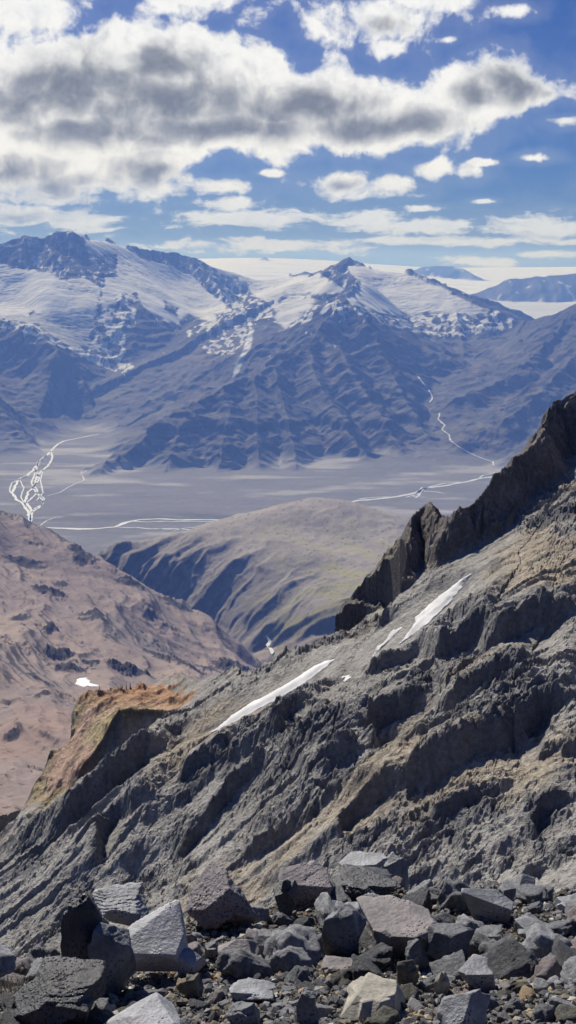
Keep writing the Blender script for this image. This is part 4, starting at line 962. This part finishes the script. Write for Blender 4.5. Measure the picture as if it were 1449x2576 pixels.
# ---- old snow lying in the hollows
def snow_patch(poly, land, H, label, cell_m, thick, seed, tone=(.60, .585, .56)):
    pts = []
    for a, b in zip(poly, poly[1:] + poly[:1]):
        for q in (0, .5):
            p_ = (a[0] + q * (b[0] - a[0]), a[1] + q * (b[1] - a[1])); pts.append(at(*p_, YP(*p_)) if H is near_height and thick > .45 else land.hit(*p_))
    W = np.array(pts); P2 = [tuple(p[:2]) for p in W]
    x0, x1, y0, y1 = W[:, 0].min() - 1, W[:, 0].max() + 1, W[:, 1].min() - 1, W[:, 1].max() + 1
    nx_ = int((x1 - x0) / cell_m) + 2; ny_ = int((y1 - y0) / cell_m) + 2
    gx, gy = np.meshgrid(np.linspace(x0, x1, nx_), np.linspace(y0, y1, ny_))
    d = polymask(P2, gx + min(cell_m * 7, 2.5) * fbm(gx / (cell_m * 12), gy / (cell_m * 12), 4, seed), gy)
    z = H(gx, gy); zs_ = blur(z, max(2, int(1.2 / cell_m)), 2); zz = zs_ + thick * sstep(-cell_m, cell_m * 6, d) + cell_m * .35 * fbm(gx / (cell_m * 6), gy / (cell_m * 6), 3, seed + 1)
    keep = d > -cell_m; idx = np.arange(nx_ * ny_).reshape(ny_, nx_)
    q = np.stack([idx[:-1, :-1], idx[:-1, 1:], idx[1:, 1:], idx[1:, :-1]], -1).reshape(-1, 4); kq = (keep[:-1, :-1] & keep[1:, 1:] & keep[1:, :-1] & keep[:-1, 1:]).ravel(); q = q[kq]
    V = np.stack([gx, gy, zz], -1).reshape(-1, 3); used, inv = np.unique(q, return_inverse=True)
    c = np.array(tone) * (1 + .30 * fbm(gx / (cell_m * 9), gy / (cell_m * 30), 4, seed + 2)).reshape(-1, 1)
    n_ = len(used); inv = inv.reshape(-1, 4); top = V[used]; bot = top - np.array([0, 0, thick * 3])
    ed = {}
    for f in inv:
        for a, b in ((f[0], f[1]), (f[1], f[2]), (f[2], f[3]), (f[3], f[0])): ed[(a, b)] = ed.get((a, b), 0) + 1
    side = [(b, a, a + n_, b + n_) for (a, b) in ed if (b, a) not in ed]
    Q_ = np.vstack([inv, np.array(side, int)]) if side else inv
    o = mesh_obj('snow_patch', np.vstack([top, bot]), Q_, M_snow, np.vstack([c[used]] * 2))
    o['label'] = label; o['category'] = 'snow patch'; o['group'] = 'old snow patches on the near slopes'
M_snow = rock_mat('old_snow', 1.2, .05, .4, .7, .1, spec=.3)
snow_patch(SNOW_PX[0], near, near_height, 'largest grey-white snow tongue lying under the dark crag wall', .22, .6, 61, (.66, .65, .63))
snow_patch(SNOW_PX[1], near, near_height, 'short snow streak just below the largest snow tongue', .2, .5, 62)
snow_patch(SNOW_PX[2], near, near_height, 'long thin snow strip slanting across the middle of the dark slope', .22, .5, 63, (.70, .69, .67))
snow_patch([(886,1700),(872,1712),(858,1712),(868,1702)], near, near_height, 'tiny snow scrap right of the long thin strip', .15, .4, 64)
snow_patch([(192,1708),(215,1707),(232,1718),(246,1727),(215,1728),(196,1722)], mid, mid_height, 'small oval bright snow patch on the brown hillside above the ochre ridge', 3, 3.0, 65, (.92, .92, .92))
# ---- dry pale tuft at the left edge
def tuft():
    r = np.random.RandomState(3); V = []; Q = []; gx, gy, gz = ground_at(22, 2520)
    for i in range(150):
        a = r.uniform(0, 6.28); rr_ = .10 * r.rand() ** .5; bx, by = gx + rr_ * math.cos(a), gy + rr_ * math.sin(a); h_ = r.uniform(.02, .07); lx, ly = r.uniform(-.02, .02, 2); w_ = r.uniform(.0015, .003)
        base = len(V)
        for k_ in range(4):
            q = k_ / 3; c_ = (bx + lx * q * q, by + ly * q * q, gz + .01 + h_ * q); ww = w_ * (1.25 - q)
            for e in range(3): V.append((c_[0] + ww * math.cos(e * 2.1 + a), c_[1] + ww * math.sin(e * 2.1 + a), c_[2]))
        for k_ in range(3):
            for e in range(3): p = base + k_ * 3; Q.append((p + e, p + (e + 1) % 3, p + 3 + (e + 1) % 3, p + 3 + e))
    o = mesh_obj('dry_lichen', np.array(V), np.array(Q), SM['cream'], smooth=True); o['label'] = 'pale dry tuft of branching lichen at the left edge among stones'; o['category'] = 'lichen'
tuft()

# ---- gravel: one sheet of uncountable little stones
def gravel(name, count, s0, s1, sub, seed, yhi=2225, umin=0., umax=.36):
    r = np.random.RandomState(seed); tv, tq = ICO[sub]
    var = []
    for i in range(10):
        V, _ = stone(sub, 900 + i, nrand=7, dmin=.5); var.append(V)
    var = np.array(var)
    u = r.uniform(umin, umax, count * 2) * r.choice([-1, 1], count * 2); py = yhi + (2720 - yhi) * r.rand(count * 2) ** .9; v = uv(np.full(count * 2, 724.), py)[1]; Yk = 1.57 / (-v - .3)
    ok = Yk < np.interp(u, _eu, _eY) + .25; u, Yk = u[ok][:count], Yk[ok][:count]; n_ = len(u); x = u * Yk
    s = s0 + (s1 - s0) * r.rand(n_) ** 2.2
    z = ledge(x, Yk) + s * .30 + .006 * r.rand(n_)
    a, b_, c_ = r.uniform(0, 6.28, (3, n_)); sc_ = np.stack([np.ones(n_), r.uniform(.6, 1, n_), r.uniform(.4, .85, n_)], 1) * s[:, None]
    W = var[r.randint(10, size=n_)] * sc_[:, None, :]
    ca, sa = np.cos(b_ * .15)[:, None], np.sin(b_ * .15)[:, None]
    W = np.stack([W[..., 0] * ca - W[..., 2] * sa, W[..., 1], W[..., 0] * sa + W[..., 2] * ca], -1)
    ca, sa = np.cos(a)[:, None], np.sin(a)[:, None]
    W = np.stack([W[..., 0] * ca - W[..., 1] * sa, W[..., 0] * sa + W[..., 1] * ca, W[..., 2]], -1)
    W += np.stack([x, Yk, z], 1)[:, None, :]
    m = len(tv); Qa = (tq[None] + (np.arange(n_) * m)[:, None, None]).reshape(-1, 3)
    pal = np.array([(.055,.055,.055),(.10,.10,.105),(.15,.15,.155),(.20,.20,.20),(.17,.145,.105),(.26,.21,.13),(.32,.28,.20),(.45,.43,.36),(.30,.20,.12),(.24,.19,.18)])
    pr = np.array([.20,.22,.16,.10,.12,.06,.05,.03,.03,.03]); pr /= pr.sum()
    col = pal[r.choice(len(pal), n_, p=pr)] * r.uniform(.75, 1.25, (n_, 1))
    o = mesh_obj(name, W.reshape(-1, 3), Qa, M_grav, np.repeat(col, m, 0), smooth=False)
    o['kind'] = 'stuff'; o['label'] = 'mixed dark, grey and tan gravel filling the gaps between the boulders'; return o
M_grav = rock_mat('gravel_stone', 60, .25, .5, .75, .004, spec=.4)
def joined():
    return None
gravel('gravel', 15000, .010, .030, 1, 31)
gravel('grit', 32000, .005, .013, 1, 32)
gravel('outer_gravel', 12000, .010, .030, 1, 33, umin=.36, umax=.8)
gravel('outer_rubble', 420, .05, .14, 2, 34, umin=.29, umax=.8)
# dry tuft at the bottom left, glassy pebbles on the pink dome
print('fore built', time.time() - T0)
SKY_STRENGTH, SUN_POWER, EXPO = .055, 5.0, 0.1
SKY_TINT = C(.28, .45, .92)
HAZE, HAZE_COL = 8.5e-5, (.20, .38, 1.0, 1)
# ================================================================== sky, sun, haze, camera
SUN_AZ, SUN_EL = math.radians(-29), math.radians(42)
w = bpy.data.worlds.new('World'); SC.world = w; w.use_nodes = True
t = NT(w.node_tree); t.n.clear()
g = t.new('ShaderNodeTexCoord').outputs['Generated']
sep = t.new('ShaderNodeSeparateXYZ'); t.l.new(g, sep.inputs[0])
yy = t.m('MAXIMUM', sep.outputs[1], .12)
u = t.m('DIVIDE', sep.outputs[0], yy); v = t.m('DIVIDE', sep.outputs[2], yy)
# sky plane in degrees-like units: a = across, b = up (0 at the horizon)
a = t.m('MULTIPLY', u, 3150.0); b = t.m('MULTIPLY', v, 3150.0)
cb = t.new('ShaderNodeCombineXYZ'); t.l.new(a, cb.inputs[0]); t.l.new(b, cb.inputs[1]); A = cb.outputs[0]
def sk(px, py):
    uu, vv = uv(px, py); return float(uu) * 3150, float(vv) * 3150
# fluffy noise, finer and flatter towards the horizon
warp = t.new('ShaderNodeTexNoise', noise_dimensions='2D'); t.l.new(A, warp.inputs['Vector']); warp.inputs['Scale'].default_value = .006; warp.inputs['Detail'].default_value = 3
wv = t.vm('MULTIPLY_ADD', t.vm('SUBTRACT', warp.outputs['Color'], (.5, .5, .5)), (70, 45, 0), A)
n_big = t.noise(wv, .0100, 9, .53, 0, '2D')
n_fine = t.noise(wv, .045, 7, .66, 0, '2D')
flat = t.vm('MULTIPLY', wv, (.8, 3.6, 1.0))
n_flat = t.noise(flat, .012, 8, .62, 0, '2D')
low = t.rng(b, 90, 260, 1, 0)
nz_ = t.m('ADD', t.m('MULTIPLY', n_big, t.m('SUBTRACT', 1.0, low)), t.m('MULTIPLY', n_flat, low))
nn = t.m('ADD', t.m('SUBTRACT', nz_, .5), t.m('MULTIPLY', t.m('SUBTRACT', n_fine, .5), .27))
def curve(pts):
    n = t.new('ShaderNodeFloatCurve'); cu = n.mapping.curves[0]; n.mapping.use_clip = False
    q = [( (sk(px, py)[0] + 1200) / 2400, sk(px, py)[1] / 900) for px, py in pts]
    while len(cu.points) < len(q): cu.points.new(.5, .5)
    for i, (x_, y_) in enumerate(sorted(q)): cu.points[i].location = (x_, y_); cu.points[i].handle_type = 'AUTO'
    n.mapping.update(); t.l.new(t.m('MULTIPLY', t.m('ADD', a, 1200.0), 1 / 2400), n.inputs['Value'])
    return t.m('MULTIPLY', n.outputs[0], 900.0)
top = curve([(-380,40),(-100,60),(0,95),(60,105),(200,68),(330,18),(430,25),(540,62),(680,112),(770,150),(830,128),(890,158),(950,192),(1020,208),(1095,190),(1150,138),(1220,122),(1310,128),(1350,170),(1385,200),(1449,225),(1490,260),(1800,300)])
bot = curve([(-380,500),(-100,500),(0,505),(120,515),(250,508),(400,492),(475,440),(560,412),(700,412),(800,402),(900,420),(1000,392),(1100,382),(1200,368),(1300,315),(1380,272),(1449,262),(1490,262),(1800,302)])
s = t.m('MINIMUM', t.m('SUBTRACT', top, b), t.m('SUBTRACT', b, bot))
D = t.m('MULTIPLY', s, 1 / 95.0)
ELL = [(960,40,165,80),(1040,-10,125,55),(980,118,60,28),(500,-8,180,58),(40,20,160,80),(850,463,105,38),(985,462,75,32),(1090,425,90,28),(560,470,85,22),(590,515,90,24),(620,549,230,27),(920,555,110,32),
 (1090,570,150,26),(1370,578,190,42),(672,436,34,11),(1345,398,55,13),(1213,408,40,9),(30,545,150,36),(190,560,110,34),(700,618,330,20),(1130,606,330,14),(1400,638,110,12),(1420,302,60,14),(1290,28,56,18),(1125,100,30,14),(130,470,160,60),(370,455,120,62),
 (1220,660,120,16),(1060,525,46,9),(1225,507,36,7),(-400,560,300,60),(-500,150,260,120),(1900,520,260,90),(1800,120,200,60)]
lens = None
for px, py, rx, ry in ELL:
    sx, sy = sk(px, py)
    l = t.vm('LENGTH', t.vm('MULTIPLY', t.vm('SUBTRACT', A, (sx, sy, 0)), (1 / rx / 1.15, 1 / ry / 1.15, 0)))
    lens = l if lens is None else t.m('MINIMUM', lens, l)
E = t.m('MULTIPLY', t.m('SUBTRACT', 1.0, lens), .62)
D2 = t.m('MAXIMUM', D, E)
dens = t.m('ADD', D2, t.m('MULTIPLY', nn, t.rng(D2, 0, 1.0, 1.45, 1.0)))
alpha = t.rng(dens, -.02, .40)
veil = t.m('MULTIPLY', t.rng(dens, -.75, .15), .10)
alpha = t.m('MAXIMUM', alpha, veil, clamp=True)
GREY = [(180,215,210,95),(430,250,230,75),(420,175,120,50),(560,320,330,38),(770,270,190,55),(900,320,190,40),(1290,215,95,75),(1190,235,60,40),(60,260,120,70),(250,330,200,40),
 (380,440,120,45),(140,480,180,40),(30,440,110,40),(850,468,60,16),(60,545,120,18),(1400,235,50,20),(960,70,80,22),(1050,310,120,40),(640,575,120,8),(1200,592,200,8)]
gl = None
for px, py, rx, ry in GREY:
    sx, sy = sk(px, py)
    l = t.vm('LENGTH', t.vm('MULTIPLY', t.vm('SUBTRACT', wv, (sx, sy, 0)), (1 / rx / 1.2, 1 / ry / 1.2, 0)))
    gl = l if gl is None else t.m('MINIMUM', gl, l)
shade_n = t.noise(wv, .014, 6, .5, .2, '2D')
nb2 = t.noise(t.vm('ADD', wv, (14, -22, 0)), .0100, 6, .53, 0, '2D')
relief = t.m('MULTIPLY', t.m('SUBTRACT', nb2, n_big), 1.05)
gr = t.m('ADD', t.m('SUBTRACT', 1.0, gl), t.m('ADD', t.m('MULTIPLY', t.m('SUBTRACT', shade_n, .5), 1.0), relief))
gr = t.m('MULTIPLY', t.rng(gr, -.25, .95), t.rng(dens, .1, .75))
ccol = t.mix(gr, C(.88, .89, .91), C(.185, .205, .24))
sh2 = t.m('MULTIPLY', t.rng(t.m('ADD', relief, t.m('MULTIPLY', t.m('SUBTRACT', n_fine, .5), .8)), -.15, .45), .35)
ccol = t.mix(sh2, ccol, C(.45, .48, .54))
ccol = t.mix(t.m('MULTIPLY', low, .42), ccol, C(.42, .55, .85))
sky = t.new('ShaderNodeTexSky', sky_type='NISHITA'); sky.sun_disc = False
sky.sun_elevation = SUN_EL; sky.sun_rotation = SUN_AZ; sky.altitude = 1000; sky.air_density = 1.0; sky.dust_density = .3; sky.ozone_density = 2.5
bg1 = t.new('ShaderNodeBackground'); bg1.inputs[1].default_value = SKY_STRENGTH
tint = t.mix(1.0, sky.outputs[0], SKY_TINT, 'MULTIPLY')
t.l.new(tint, bg1.inputs[0])
bg2 = t.new('ShaderNodeBackground'); t.l.new(ccol, bg2.inputs[0]); bg2.inputs[1].default_value = 1.0
mx = t.new('ShaderNodeMixShader'); up_ = t.m('MULTIPLY', alpha, t.rng(sep.outputs[2], -.002, .004))
t.l.new(up_, mx.inputs[0]); t.l.new(bg1.outputs[0], mx.inputs[1]); t.l.new(bg2.outputs[0], mx.inputs[2])
wo = t.new('ShaderNodeOutputWorld'); t.l.new(mx.outputs[0], wo.inputs[0])
w.cycles.sampling_method = 'MANUAL'; w.cycles.sample_map_resolution = 512

sl = bpy.data.lights.new('sun', 'SUN'); sl.energy = SUN_POWER; sl.angle = math.radians(.5); sl.color = (1, .955, .89)
so = bpy.data.objects.new('sun', sl); COL.objects.link(so)
from mathutils import Vector
tosun = Vector((math.sin(SUN_AZ) * math.cos(SUN_EL), math.cos(SUN_AZ) * math.cos(SUN_EL), math.sin(SUN_EL)))
so.rotation_euler = tosun.to_track_quat('Z', 'Y').to_euler()

if HAZE:
    x0, x1, y0_, y1_, z0_, z1_ = -13500, 13500, -60, 30500, -1300, 400
    V = np.array([(x, y, z) for x in (x0, x1) for y in (y0_, y1_) for z in (z0_, z1_)], float)
    Q = np.array([(0,1,3,2),(4,6,7,5),(0,4,5,1),(2,3,7,6),(0,2,6,4),(1,5,7,3)])
    hm = bpy.data.materials.new('haze_air'); hm.use_nodes = True; h = NT(hm.node_tree); h.n.clear()
    ho = h.new('ShaderNodeOutputMaterial'); pv = h.new('ShaderNodeVolumePrincipled')
    pv.inputs['Color'].default_value = HAZE_COL; pv.inputs['Density'].default_value = HAZE; pv.inputs['Anisotropy'].default_value = .0; pv.inputs['Absorption Color'].default_value = (1, 1, 1, 1)
    h.l.new(pv.outputs[0], ho.inputs['Volume'])
    hz = mesh_obj('haze', V, Q, hm, smooth=False); hz['kind'] = 'stuff'

cd = bpy.data.cameras.new('camera'); co_ = bpy.data.objects.new('camera', cd); COL.objects.link(co_)
cd.sensor_fit = 'VERTICAL'; cd.sensor_height = 24; cd.lens = 24 * F / 2576; cd.clip_start = .1; cd.clip_end = 120000
co_.rotation_euler = (math.pi / 2 - PITCH, 0, 0); SC.camera = co_
SC.view_settings.view_transform = 'Standard'; SC.view_settings.look = 'None'; SC.view_settings.exposure = EXPO; SC.view_settings.gamma = 1
SC.cycles.volume_bounces = 1; SC.cycles.max_bounces = 5; SC.cycles.diffuse_bounces = 2; SC.cycles.glossy_bounces = 2
SC.cycles.use_denoising = True
print('script done', time.time() - T0)
